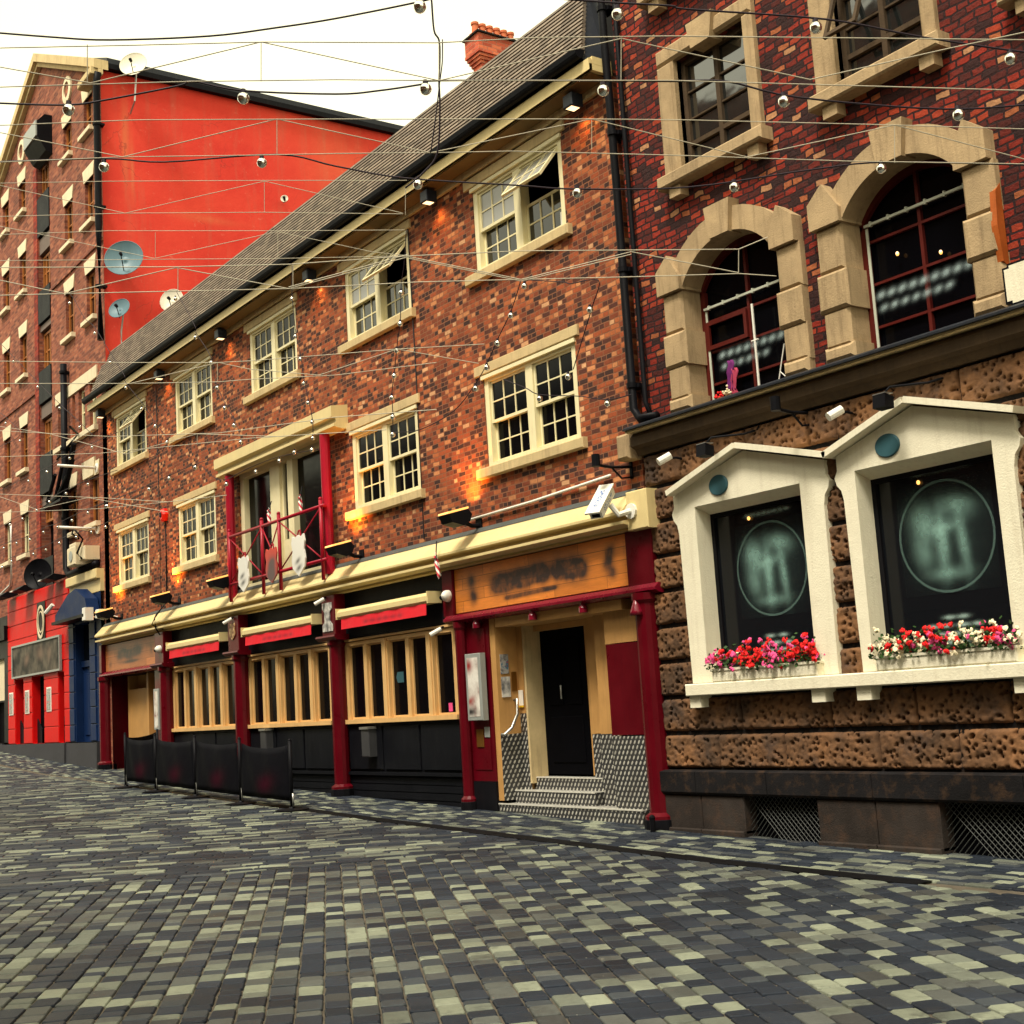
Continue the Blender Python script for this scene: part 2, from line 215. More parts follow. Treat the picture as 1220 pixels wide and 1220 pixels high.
def brick(name,stops,mortar,bw=.23,rh=.09,mort=.012,wob=.01,rough=.85,bstr=.7,bdist=.012,off=.5,grime=None,squash=1,sqf=2,facevar=.5,stagger=.37):
    m,nt,b=newmat(name); P_,v,s=wallvec(nt)
    nz=nt.nodes.new('ShaderNodeTexNoise'); nz.inputs['Scale'].default_value=5; nt.links.new(P_,nz.inputs['Vector'])
    sub=nt.nodes.new('ShaderNodeVectorMath'); sub.operation='SUBTRACT'; nt.links.new(nz.outputs['Color'],sub.inputs[0]); sub.inputs[1].default_value=(.5,.5,.5)
    sc=nt.nodes.new('ShaderNodeVectorMath'); sc.operation='SCALE'; nt.links.new(sub.outputs[0],sc.inputs[0]); sc.inputs['Scale'].default_value=wob*4
    ad=nt.nodes.new('ShaderNodeVectorMath'); nt.links.new(v,ad.inputs[0]); nt.links.new(sc.outputs[0],ad.inputs[1])
    def bt(c1,c2,ms):
        t=nt.nodes.new('ShaderNodeTexBrick'); t.offset=off; t.squash=squash; t.squash_frequency=sqf
        t.inputs['Scale'].default_value=1; t.inputs['Brick Width'].default_value=bw; t.inputs['Row Height'].default_value=rh
        t.inputs['Mortar Size'].default_value=ms; t.inputs['Mortar Smooth'].default_value=.25; t.inputs['Bias'].default_value=0
        t.inputs['Color1'].default_value=(*c1,1); t.inputs['Color2'].default_value=(*c2,1); t.inputs['Mortar'].default_value=(.5,.5,.5,1)
        nt.links.new(ad.outputs[0],t.inputs['Vector']); return t
    t=bt((0,0,0),(1,1,1),mort)
    base=ramp(nt,t.outputs['Color'],stops,'CONSTANT')
    # face mottling inside each brick
    n2=noise_n(nt,P_,22,4,.7)
    base=mixc(nt,facevar,base,mixc(nt,n2,(.25,.22,.2),(1.6,1.5,1.45)),'MULTIPLY')
    n0=noise_n(nt,P_,.7,4,.6)
    base=mixc(nt,.7,base,ramp(nt,n0,[(.3,(.55,.53,.52)),(.7,(1.25,1.2,1.15))]),'MULTIPLY')
    mps=nt.nodes.new('ShaderNodeMapping'); mps.inputs['Scale'].default_value=(5,5,.35); nt.links.new(P_,mps.inputs[0])
    base=mixc(nt,mth(nt,'MULTIPLY',ramp(nt,noise_n(nt,mps.outputs[0],1.3,6,.75),[(.55,0.),(.75,1.)]),.45),base,(.045,.030,.026))
    if grime:
        gz0,gz1,gc,ga=grime
        mr=nt.nodes.new('ShaderNodeMapRange'); mr.inputs[1].default_value=gz0; mr.inputs[2].default_value=gz1
        nt.links.new(s.outputs[2],mr.inputs[0])
        base=mixc(nt,mth(nt,'MULTIPLY',mr.outputs[0],mth(nt,'MULTIPLY',noise_n(nt,P_,1.3,5,.7),ga*2),clamp=True),base,gc)
    mcol=mixc(nt,noise_n(nt,P_,9,3),tuple(x*.7 for x in mortar),tuple(x*1.25 for x in mortar))
    fac=mth(nt,'ADD',t.outputs['Fac'],mth(nt,'MULTIPLY',mth(nt,'SUBTRACT',noise_n(nt,P_,45,3),.62),.9),clamp=True)
    c=mixc(nt,fac,base,mcol)
    nt.links.new(c,b.inputs['Base Color']); b.inputs['Roughness'].default_value=rough; b.inputs['Specular IOR Level'].default_value=.25
    h=mth(nt,'SUBTRACT',mth(nt,'MULTIPLY',n2,.5),mth(nt,'MULTIPLY',t.outputs['Fac'],1.0))
    bump(nt,h,b,bstr,bdist)
    return m
def blobs(nt,ax,bz,L,wob=.0,P_=None):
    """soft round marks: L = (centre a, centre z, radius a, radius z, tilt, strength)"""
    tot=None
    for ca,cz,ra,rz,an,st in L:
        da=mth(nt,'SUBTRACT',ax,ca); dz=mth(nt,'SUBTRACT',bz,cz)
        c_,s_=math.cos(an),math.sin(an)
        u=mth(nt,'DIVIDE',mth(nt,'ADD',mth(nt,'MULTIPLY',da,c_),mth(nt,'MULTIPLY',dz,s_)),ra)
        v=mth(nt,'DIVIDE',mth(nt,'SUBTRACT',mth(nt,'MULTIPLY',dz,c_),mth(nt,'MULTIPLY',da,s_)),rz)
        q=mth(nt,'ADD',mth(nt,'MULTIPLY',u,u),mth(nt,'MULTIPLY',v,v))
        g=mth(nt,'MULTIPLY',mth(nt,'POWER',2.718,mth(nt,'MULTIPLY',q,-1.2)),st)
        tot=g if tot is None else mth(nt,'ADD',tot,g)
    return mth(nt,'MINIMUM',tot,1.)
def xz(nt):
    P_=obj_coords(nt); s=nt.nodes.new('ShaderNodeSeparateXYZ'); nt.links.new(P_,s.inputs[0]); return P_,s.outputs[0],s.outputs[2]
CREAM=(.74,.60,.30)
M={}
M['cream']=paint('cream_paint',(.70,.56,.27),.45,.08,(.36,.24,.10),.22)
M['cream_window']=paint('cream_window_paint',(.78,.70,.43),.4,.08,(.35,.25,.12),.25,bs=.1)
M['entry']=paint('entrance_ochre_shaded',(.50,.27,.09),.5,.15,(.2,.1,.04),.35)  # darker copy of the joinery ochre, shade of the recess put into it
M['soffit']=paint('shaded_soffit_brown',(.20,.12,.045),.6,.2,(.1,.06,.03),.3)  # brown holds the shade on the underside of the cream eaves
M['ochre']=paint('ochre_joinery_paint',(.68,.42,.17),.5,.12,(.35,.2,.08),.3)
M['white']=paint('white_stone_paint',(.78,.73,.56),.55,.05,(.36,.28,.18),.28,bs=.6)
M['maroon']=paint('maroon_paint',(.095,.0015,.006),.3,.2,(.02,.002,.004),.3,spec=.18)
M['maroonlit']=paint('maroon_lit_gloss_trim',(.17,.003,.016),.25,.15,(.03,.002,.005),.25,spec=.4)  # glossier maroon, lightened to hold the highlight on the trim
M['redpaint']=paint('bright_red_paint',(.62,.004,.004),.5,.12,(.2,.01,.01),.25,spec=.12)
M['railred']=paint('rail_red_paint',(.33,.006,.022),.35,.15,(.1,.01,.01),.2,spec=.2)
M['awning']=paint('red_awning_cloth',(.62,.004,.015),.8,.1,(.2,.0,.01),.2,spec=.05)
M['black']=paint('black_paint',(.006,.006,.008),.45,.3,(.018,.016,.016),.3,spec=.07)
M['ink']=paint('black_panel_paint',(.006,.0065,.009),.5,.3,(.02,.02,.02),.3,spec=.07)
M['fabric']=paint('black_banner_cloth',(.004,.004,.007),.85,.2,(.01,.006,.01),.3,streak=False,spec=.07)
M['blue']=paint('navy_blue_paint',(.005,.02,.075),.5,.2,(.01,.012,.03),.4,spec=.12)
M['grey']=paint('weathered_slab_grey',(.05,.05,.055),.8,.25,(.03,.03,.03),.5,bs=.5)
M['lead']=paint('lead_sheet',(.08,.085,.08),.6,.3,(.05,.05,.045),.5)
M['darklead']=paint('dark_lead_cladding',(.014,.017,.024),.45,.3,(.05,.05,.045),.35,spec=.25)
M['steel']=paint('galvanised_steel',(.45,.45,.42),.35,.1,(.2,.2,.18),.2,metal=.8,bs=.1)
M['wire']=paint('pale_wire',(.46,.42,.32),.6,.1,(.3,.27,.2),.1,bs=0)
M['cable']=paint('black_cable',(.02,.012,.02),.5,.1,(.02,.02,.02),.1,bs=0)
M['stone']=paint('buff_sandstone',(.44,.315,.175),.85,.3,(.10,.065,.035),.6,bs=.8,scale=2.2)
M['sill']=paint('buff_sill_stone',(.60,.46,.24),.8,.2,(.2,.14,.08),.5,bs=.6)
M['palestone']=paint('pale_lintel_stone',(.72,.62,.42),.8,.12,(.3,.22,.13),.3,bs=.5)
M['darkstone']=paint('soot_black_stone',(.014,.013,.014),.75,.4,(.11,.06,.03),.5,bs=.9,scale=2.5,streak=False,spec=.07)
M['brownstone']=paint('brown_foot_stone',(.040,.032,.028),.8,.45,(.10,.052,.03),.5,bs=.9,scale=2,streak=False,spec=.07)
M['stringstone']=paint('string_course_stone',(.075,.048,.026),.8,.4,(.02,.016,.014),.6,bs=.8,scale=3)
M['redwood']=paint('dark_red_window_paint',(.095,.012,.009),.35,.2,(.03,.01,.01),.3)
M['palebar']=paint('pale_green_bar',(.5,.52,.42),.5,.1,(.2,.2,.15),.2,bs=.1)
M['orangewood']=paint('varnished_orange_wood',(.42,.10,.02),.35,.3,(.1,.03,.01),.3)
M['bin']=paint('dull_bin_metal',(.07,.07,.075),.4,.2,(.03,.03,.03),.3,metal=.4,bs=.1)
M['greymetal']=paint('grey_case_metal',(.32,.34,.32),.4,.15,(.12,.12,.12),.2,metal=.2,bs=.1)
M['whiteplastic']=paint('white_plastic',(.78,.76,.68),.35,.06,(.4,.35,.25),.15,bs=.05)
M['redplastic']=paint('red_plastic',(.65,.02,.01),.3,.1,(.3,.02,.01),.1,bs=0)
M['dishgrey']=paint('blue_grey_dish',(.10,.17,.20),.4,.1,(.05,.07,.08),.3,bs=0)
M['dishpale']=paint('pale_dish',(.72,.68,.55),.4,.1,(.4,.3,.2),.2,bs=0)
M['terracotta']=paint('terracotta',(.55,.16,.07),.75,.2,(.2,.07,.04),.3,streak=False)
M['brass']=paint('brass_plate',(.22,.10,.02),.35,.2,(.1,.04,.01),.3,metal=.6,bs=0)
M['teal']=paint('teal_plaque',(.035,.10,.12),.5,.1,(.03,.06,.07),.2,bs=.1)
M['amber']=paint('amber_varnished_door',(.38,.13,.03),.4,.25,(.08,.03,.01),.3)
M['slabgrey']=paint('grey_board',(.16,.12,.10),.7,.2,(.06,.05,.05),.3)
M['leaf']=paint('planter_leaves',(.035,.085,.018),.6,.5,(.01,.03,.01),.3,streak=False)
M['fred']=paint('red_petal',(.72,.012,.012),.6,.1,(.4,.01,.01),.1,bs=0,streak=False)
M['fpink']=paint('pink_petal',(.75,.08,.25),.6,.1,(.5,.05,.2),.1,bs=0,streak=False)
M['fwhite']=paint('cream_petal',(.85,.74,.5),.6,.1,(.6,.5,.3),.1,bs=0,streak=False)
def glassmat(name,col=(.004,.005,.006),rough=.04,spec=.5,wav=.05):
    m,nt,b=newmat(name); b.inputs['Base Color'].default_value=(*col,1); b.inputs['Roughness'].default_value=rough
    b.inputs['Specular IOR Level'].default_value=spec; P_=obj_coords(nt)
    bump(nt,noise_n(nt,P_,2.5,2),b,wav,.02); return m
M['glass']=glassmat('dark_window_glass')
M['glassdim']=glassmat('dim_shop_glass',(.002,.002,.003),.12,.10)
M['glassup']=glassmat('upper_glass',(.004,.005,.006),.05,.5)
M['glassup'].node_tree.nodes['Principled BSDF'].inputs['IOR'].default_value=1.65
M['skyglass']=glassmat('sky_reflecting_glass',(.01,.012,.012),.05,.5,.08)
M['skyglass'].node_tree.nodes['Principled BSDF'].inputs['IOR'].default_value=2.3
M['glasspale']=glassmat('sky_pale_glass',(.30,.30,.28),.15,.5)  # pale base colour stands for sky reflected in some upper panes
M['innerdark']=paint('dark_interior_black',(.002,.002,.003),.7,.2,(.003,.003,.003),.2,spec=.03,bs=.1)  # plain black stands for the darkness of rooms, doorways and gaps
m,nt,b=newmat('lamp_globe'); b.inputs['Base Color'].default_value=(.92,.92,.86,1); b.inputs['Roughness'].default_value=.06; b.inputs['Metallic'].default_value=1
M['globe']=m
m,nt,b=newmat('lit_lens'); b.inputs['Emission Color'].default_value=(1,.62,.3,1); b.inputs['Emission Strength'].default_value=1.6; b.inputs['Base Color'].default_value=(.8,.7,.5,1)
M['lit']=m
m,nt,b=newmat('amber_lamp_lens'); b.inputs['Emission Color'].default_value=(1,.42,.08,1); b.inputs['Emission Strength'].default_value=.8; b.inputs['Base Color'].default_value=(.8,.5,.2,1); M['litamber']=m
m,nt,b=newmat('warm_lamp_glint'); b.inputs['Emission Color'].default_value=(1,.45,.08,1); b.inputs['Emission Strength'].default_value=1.2
M['glint']=m
M['pubbrick']=brick('pub_mottled_brick',[(0,(.048,.022,.018)),(.16,(.09,.030,.020)),(.32,(.22,.056,.024)),(.54,(.33,.080,.029)),(.76,(.42,.128,.046)),(.89,(.56,.24,.10)),(.97,(.62,.35,.18))],(.25,.105,.052),bw=.098,rh=.0655,mort=.0075,wob=.005,squash=1.7,sqf=2,facevar=.7,bstr=.9)
M['redbrick']=brick('dark_red_brick',[(0,(.034,.012,.012)),(.16,(.080,.014,.011)),(.36,(.16,.018,.011)),(.58,(.26,.024,.012)),(.80,(.34,.045,.018)),(.90,(.38,.12,.045)),(.97,(.45,.24,.12))],(.011,.008,.009),bw=.165,rh=.073,mort=.011,wob=.016,bstr=1,bdist=.03,facevar=.8,squash=.8,sqf=3)
M['whbrick']=brick('warehouse_brick',[(0,(.16,.05,.03)),(.25,(.22,.065,.037)),(.5,(.29,.092,.048)),(.8,(.36,.13,.07))],(.22,.10,.07),bw=.24,rh=.08,mort=.008,wob=.004,facevar=.35)
M['pierbrick']=brick('bright_red_pier_brick',[(0,(.16,.02,.012)),(.4,(.28,.03,.015)),(.8,(.36,.06,.03))],(.12,.03,.02),bw=.3,rh=.09,mort=.008,wob=.004,facevar=.35)
M['chimbrick']=brick('chimney_brick',[(0,(.38,.07,.035)),(.4,(.5,.10,.05)),(.8,(.58,.15,.07))],(.4,.16,.1),bw=.24,rh=.085,mort=.008,wob=.003,facevar=.3)
M['oppbrick']=brick('opposite_brick',[(0,(.07,.03,.022)),(.5,(.14,.045,.03)),(.8,(.2,.08,.05))],(.14,.1,.08),bw=.24,rh=.08,mort=.008,wob=.004)
# red rendered wall
m,nt,b=newmat('red_render'); P_=obj_coords(nt)
n1=noise_n(nt,P_,.45,6,.65); mp=nt.nodes.new('ShaderNodeMapping'); mp.inputs['Scale'].default_value=(2,2,.22); nt.links.new(P_,mp.inputs[0]); n2=noise_n(nt,mp.outputs[0],1.2,6,.7)
c=mixc(nt,ramp(nt,n1,[(.35,0.),(.7,1.)]),(.58,.020,.008),(.72,.050,.021))
c=mixc(nt,mth(nt,'MULTIPLY',ramp(nt,n2,[(.52,0.),(.75,1.)]),.5),c,(.46,.11,.06))
c=mixc(nt,mth(nt,'MULTIPLY',ramp(nt,noise_n(nt,P_,5,6,.75),[(.62,0.),(.7,1.)]),.25),c,(.75,.3,.2))
s=nt.nodes.new('ShaderNodeSeparateXYZ'); nt.links.new(P_,s.inputs[0])
c=mixc(nt,mth(nt,'MULTIPLY',blobs(nt,s.outputs[1],s.outputs[2],[(.58,14.3,.10,1.1,0,.8),(.75,13.6,.05,.8,0,.6),(6.6,14.6,1.1,1.5,.2,.45),(2.6,12.6,.9,.12,0,.5),(8,13.2,.8,1.2,0,.4)]),mth(nt,'ADD',mth(nt,'MULTIPLY',n2,1.),.2),clamp=True),c,(.62,.17,.06))
crk=nt.nodes.new('ShaderNodeTexVoronoi'); crk.feature='DISTANCE_TO_EDGE'; crk.inputs['Scale'].default_value=.55; wv=nt.nodes.new('ShaderNodeVectorMath'); nt.links.new(P_,wv.inputs[0]); nn=nt.nodes.new('ShaderNodeTexNoise'); nn.inputs['Scale'].default_value=1.6; nn.inputs['Detail'].default_value=5; nt.links.new(P_,nn.inputs['Vector']); nt.links.new(nn.outputs['Color'],wv.inputs[1]); nt.links.new(wv.outputs[0],crk.inputs['Vector'])
c=mixc(nt,mth(nt,'MULTIPLY',ramp(nt,crk.outputs['Distance'],[(0,1.),(.008,0.)]),ramp(nt,noise_n(nt,P_,.6,3),[(.5,0.),(.6,.55)])),c,(.20,.02,.012))
nt.links.new(c,b.inputs['Base Color']); b.inputs['Roughness'].default_value=.85; bump(nt,noise_n(nt,P_,8,6,.7),b,.35,.02); M['redrender']=m
# pub roof slates: butt joints along a course, colour per slate
m,nt,b=newmat('roof_slate'); P_=obj_coords(nt); s=nt.nodes.new('ShaderNodeSeparateXYZ'); nt.links.new(P_,s.inputs[0])
wn=nt.nodes.new('ShaderNodeTexWhiteNoise'); wn.noise_dimensions='3D'
cb=nt.nodes.new('ShaderNodeCombineXYZ'); nt.links.new(mth(nt,'FLOOR',mth(nt,'MULTIPLY',s.outputs[0],4.5)),cb.inputs[0]); nt.links.new(mth(nt,'FLOOR',mth(nt,'MULTIPLY',s.outputs[2],14)),cb.inputs[1]); nt.links.new(cb.outputs[0],wn.inputs['Vector'])
c=ramp(nt,wn.outputs['Value'],[(0,(.12,.092,.066)),(.5,(.18,.136,.098)),(1,(.25,.195,.14))])
c=mixc(nt,.5,c,mixc(nt,noise_n(nt,P_,12,4),(.5,.5,.5),(1.4,1.4,1.4)),'MULTIPLY')
nt.links.new(c,b.inputs['Base Color']); b.inputs['Roughness'].default_value=.75; bump(nt,noise_n(nt,P_,30,3),b,.4,.01); M['slate']=m
# checker (five-bar tread) plate
def treadmat(name,vert=True,lo=(.050,.050,.052),hi=(.66,.64,.56)):
    m,nt,b=newmat(name); P_=obj_coords(nt); s=nt.nodes.new('ShaderNodeSeparateXYZ'); nt.links.new(P_,s.inputs[0])
    a=mth(nt,'MULTIPLY',mth(nt,'ADD',s.outputs[0],mth(nt,'MULTIPLY',s.outputs[1],1.0 if vert else 0.)),1/.074)
    z=mth(nt,'MULTIPLY',s.outputs[2] if vert else s.outputs[1],1/.060)
    row=mth(nt,'FLOOR',z); a=mth(nt,'ADD',a,mth(nt,'MULTIPLY',mth(nt,'MODULO',mth(nt,'ABSOLUTE',row),2.),.5))
    fa=mth(nt,'SUBTRACT',mth(nt,'FRACT',a),.5); fz=mth(nt,'SUBTRACT',mth(nt,'FRACT',z),.5)
    u=mth(nt,'ADD',mth(nt,'MULTIPLY',fa,.8),mth(nt,'MULTIPLY',fz,-.45)); v=mth(nt,'ADD',mth(nt,'MULTIPLY',fa,.6),mth(nt,'MULTIPLY',fz,.8))
    q=mth(nt,'ADD',mth(nt,'POWER',mth(nt,'ABSOLUTE',mth(nt,'DIVIDE',u,.17)),2.),mth(nt,'POWER',mth(nt,'ABSOLUTE',mth(nt,'DIVIDE',v,.42)),2.))
    k=mth(nt,'SUBTRACT',1.,mth(nt,'SUBTRACT',q,.5),clamp=True)
    c=mixc(nt,k,lo,hi); c=mixc(nt,mth(nt,'MULTIPLY',ramp(nt,noise_n(nt,P_,6,5),[(.45,0.),(.75,1.)]),.5),c,(.08,.07,.06))
    nt.links.new(c,b.inputs['Base Color']); b.inputs['Metallic'].default_value=.35; b.inputs['Roughness'].default_value=.38; bump(nt,k,b,.6,.004); return m
M['tread']=treadmat('checker_plate_upright'); M['treadflat']=treadmat('checker_plate_flat',False,(.34,.33,.30),(.78,.76,.68)); M['nosing']=paint('bright_metal_nosing',(.72,.70,.62),.35,.1,(.2,.2,.18),.3,metal=.3,bs=.1)  # flat plate is a lighter copy, light on the treads put into colour
# ---------------------------------------------------------------- ground
def gz(x,y=0):
    X=-x; K=[(-60,-1.75),(0,-1.615),(7,-1.588),(9.2,-1.567),(11.5,-1.512),(15.4,-1.425),(19.5,-1.307),(30.9,-.97),(37.7,-.62),(60,.45),(130,2.)]
    for (a,za),(b_,zb) in zip(K,K[1:]):
        if X<=b_: t=(X-a)/(b_-a); return za+(zb-za)*t
    return K[-1][1]
g=MB(); xs=[-130,-90,-60,-50]+[-45+i*1. for i in range(66)]+[30,60]; ys=[-80,-40,-13,-9,-6,-4,-2,-1,0,.8]
for i in range(len(xs)):
    for j in range(len(ys)): g.v.append((xs[i],ys[j],gz(xs[i])-.015))
for i in range(len(xs)-1):
    for j in range(len(ys)-1):
        a=i*len(ys)+j; g.f.append((a,a+len(ys),a+len(ys)+1,a+1)); g.m.append(0)
M['joint']=paint('sett_joint_grit',(.10,.084,.062),.95,.4,(.12,.10,.08),.4,streak=False,bs=.6,scale=6)
struct(g.build('ground',M['joint']))
b_=MB(); b_.add([(-600,-600,-3.2),(600,-600,-3.2),(600,600,-3.2),(-600,600,-3.2)],[(0,1,2,3)]); struct(b_.build('far_ground',M['joint']))
# setts
m,nt,b=newmat('granite_sett'); P_=obj_coords(nt); at_=nt.nodes.new('ShaderNodeAttribute'); at_.attribute_name='Col'
c=mixc(nt,.6,at_.outputs['Color'],mixc(nt,noise_n(nt,P_,26,5,.75),(.5,.5,.5),(1.45,1.45,1.45)),'MULTIPLY')
n0=noise_n(nt,P_,1.1,5,.6); c=mixc(nt,.7,c,ramp(nt,n0,[(.3,(.55,.55,.56)),(.65,(1.15,1.15,1.12))]),'MULTIPLY')
c=mixc(nt,mth(nt,'MULTIPLY',ramp(nt,noise_n(nt,P_,3.3,6,.75),[(.55,0.),(.70,1.)]),.6),c,(.026,.025,.025))
c=mixc(nt,ramp(nt,noise_n(nt,P_,38,2,.4),[(.78,0.),(.80,1.)]),c,(.30,.28,.22))
nt.links.new(c,b.inputs['Base Color']); rr=ramp(nt,n0,[(.3,.42),(.7,.72)]); nt.links.new(rr,b.inputs['Roughness']); b.inputs['Specular IOR Level'].default_value=.18
bump(nt,noise_n(nt,P_,35,5,.7),b,.6,.006); M['sett']=m
def clip(poly,nx,ny,c):
    out=[]
    for i in range(len(poly)):
        a=poly[i];b2=poly[(i+1)%len(poly)]; da=a[0]*nx+a[1]*ny-c; db=b2[0]*nx+b2[1]*ny-c
        if da<=0: out.append(a)
        if (da<0<db) or (db<0<da):
            t=da/(da-db); out.append((a[0]+(b2[0]-a[0])*t,a[1]+(b2[1]-a[1])*t))
    return out
PAL=[((.014,.019,.029),34),((.022,.028,.040),20),((.040,.047,.054),11),((.080,.086,.080),12),((.125,.138,.112),13),((.20,.218,.165),15),((.048,.050,.050),5)]
PALW=[q for _,q in PAL]
def setts(name,dirang,w,lens,gap,region,bounds,seed):
    """rows run along dirang (deg from +Y towards -X); region = half planes (nx,ny,c); bounds = xmin,xmax,ymin,ymax"""
    rnd=random.Random(seed); a=R(dirang); d=(-math.sin(a),math.cos(a)); n=(math.cos(a),math.sin(a))
    cs=[(x,y) for x in bounds[:2] for y in bounds[2:]]
    u0=min(x*d[0]+y*d[1] for x,y in cs);u1=max(x*d[0]+y*d[1] for x,y in cs);v0=min(x*n[0]+y*n[1] for x,y in cs);v1=max(x*n[0]+y*n[1] for x,y in cs)
    V=[];F=[];Cc=[]
    v=v0
    while v<v1:
        ww=w*rnd.uniform(.93,1.07); u=u0+rnd.uniform(0,.3)
        while u<u1:
            L=rnd.choice(lens)*rnd.uniform(.93,1.07)
            j=lambda:rnd.uniform(-.005,.005)
            q=[(u+gap/2+j(),v+gap/2+j()),(u+L-gap/2+j(),v+gap/2+j()),(u+L-gap/2+j(),v+ww-gap/2+j()),(u+gap/2+j(),v+ww-gap/2+j())]
            poly=[(p_[0]*d[0]+p_[1]*n[0],p_[0]*d[1]+p_[1]*n[1]) for p_ in q]; u+=L
            cx=sum(p_[0] for p_ in poly)/4; cy=sum(p_[1] for p_ in poly)/4
            if not(bounds[0]-.3<cx<bounds[1]+.3 and bounds[2]-.3<cy<bounds[3]+.3): continue
            for h in region:
                poly=clip(poly,*h)
                if len(poly)<3: break
            if len(poly)<3: continue
            cut=rnd.uniform(.008,.018); pp_=[]
            for i in range(len(poly)):
                A=poly[i-1];B=poly[i];C2=poly[(i+1)%len(poly)]
                la=math.hypot(A[0]-B[0],A[1]-B[1]); lc=math.hypot(C2[0]-B[0],C2[1]-B[1])
                if min(la,lc)<.05: pp_.append(B); continue
                ta,tc=cut/la,cut*rnd.uniform(.6,1.3)/lc
                pp_+=[(B[0]+(A[0]-B[0])*ta,B[1]+(A[1]-B[1])*ta),(B[0]+(C2[0]-B[0])*tc,B[1]+(C2[1]-B[1])*tc)]
            poly=pp_
            cx=sum(p_[0] for p_ in poly)/len(poly); cy=sum(p_[1] for p_ in poly)/len(poly)
            area=abs(sum(poly[i][0]*poly[(i+1)%len(poly)][1]-poly[(i+1)%len(poly)][0]*poly[i][1] for i in range(len(poly))))/2
            if area<.003: continue
            hz=gz(cx)+rnd.uniform(-.0035,.0035); tx=rnd.uniform(-.018,.018); ty=rnd.uniform(-.018,.018); k=len(poly); o=len(V)
            sl=(gz(cx+.1)-gz(cx-.1))/.2
            for ins,dz in ((0,-.020),(0.003,-.006),(.011,0)):
                for px_,py_ in poly:
                    dd=math.hypot(px_-cx,py_-cy) or 1; f=1-ins/dd
                    X=cx+(px_-cx)*f;Y=cy+(py_-cy)*f
                    V.append((X,Y,hz+(X-cx)*(sl+tx)+(Y-cy)*ty+dz))
            nf=0
            for r_ in range(2):
                for i in range(k): F.append((o+r_*k+i,o+r_*k+(i+1)%k,o+(r_+1)*k+(i+1)%k,o+(r_+1)*k+i)); nf+=1
            F.append(tuple(o+2*k+i for i in range(k))); nf+=1
            col=rnd.choices(PAL,PALW)[0][0]; f=rnd.uniform(.85,1.15)
            Cc+= [(col[0]*f,col[1]*f,col[2]*f,1)]*nf
        v+=ww
    me=bpy.data.meshes.new(name); me.from_pydata(V,[],F); me.materials.append(M['sett'])
    at2=me.attributes.new('Col','FLOAT_COLOR','FACE'); at2.data.foreach_set('color',[x for c_ in Cc for x in c_])
    me.update(); o=bpy.data.objects.new(name,me); COL.objects.link(o); return struct(o)
# dividing line between the two lays of setts
bx0,by0,bx1,by1=-11.27,-1.36,-13.04,-6.77
ux,uy=bx1-bx0,by1-by0; ul=math.hypot(ux,uy); nx_,ny_=uy/ul,-ux/ul      # normal pointing to -X
if nx_>0: nx_,ny_=-nx_,-ny_
cc=nx_*bx0+ny_*by0
setts('street_setts',62.9,.152,[.12,.15,.17,.20,.24],.009,[(nx_,ny_,cc),(0,1,-1.56)],(-16,1,-11,-1.5),3)
setts('upper_street_setts',-26,.135,[.24,.3,.36,.42],.006,[(-nx_,-ny_,-cc-.02),(0,1,-1.56),(0,-1,11)],(-46,-11,-10,-1.5),5)
setts('pavement',90,.11,[.18,.22,.27],.006,[(0,1,0.02),(0,-1,1.38)],(-46,1,-1.4,0.05),9)
kb=MB()
for i in range(64):
    x0=-46+i*.74; x1=x0+.73
    if x1<-18 or x0>-6.9: continue
    kb.add([(x0,-1.57,gz(x0)+.004),(x1,-1.57,gz(x1)+.004),(x1,-1.365,gz(x1)+.004),(x0,-1.365,gz(x0)+.004),(x0,-1.57,gz(x0)-.03),(x1,-1.57,gz(x1)-.03),(x1,-1.365,gz(x1)-.03),(x0,-1.365,gz(x0)-.03)],[(0,1,2,3),(4,5,1,0),(7,6,2,3)])
M['drain']=paint('drain_iron',(.006,.006,.007),.6,.3,(.015,.015,.014),.3,spec=.05,streak=False)
struct(kb.build('drain_channel',M['drain']))
# ---------------------------------------------------------------- walls with openings
def wall(mb,x0,x1,z0,z1,holes,y0,depth=.35,m=0):
    X=sorted({x0,x1,*[h[0] for h in holes],*[h[1] for h in holes]}); Z=sorted({z0,z1,*[h[2] for h in holes],*[h[3] for h in holes]})
    X=[x for x in X if x0<=x<=x1]; Z=[z for z in Z if z0<=z<=z1]
    for i in range(len(X)-1):
        for j in range(len(Z)-1):
            cx=(X[i]+X[i+1])/2; cz=(Z[j]+Z[j+1])/2
            if any(h[0]<cx<h[1] and h[2]<cz<h[3] for h in holes): continue
            mb.add([(X[i],y0,Z[j]),(X[i+1],y0,Z[j]),(X[i+1],y0,Z[j+1]),(X[i],y0,Z[j+1])],[(0,1,2,3)],m)
    for a,b2,c_,d_ in holes:
        y1=y0+depth
        mb.add([(a,y0,c_),(b2,y0,c_),(b2,y0,d_),(a,y0,d_),(a,y1,c_),(b2,y1,c_),(b2,y1,d_),(a,y1,d_)],[(0,4,5,1),(1,5,6,2),(2,6,7,3),(3,7,4,0)],m)
    return mb
def ring(mb,x0,x1,z0,z1,t,y0,y1,m=0,tb=None):
    tb=t if tb is None else tb
    mb.box(x0,x0+t,y0,y1,z0,z1,m); mb.box(x1-t,x1,y0,y1,z0,z1,m); mb.box(x0+t,x1-t,y0,y1,z1-t,z1,m); mb.box(x0+t,x1-t,y0,y1,z0,z0+tb,m)
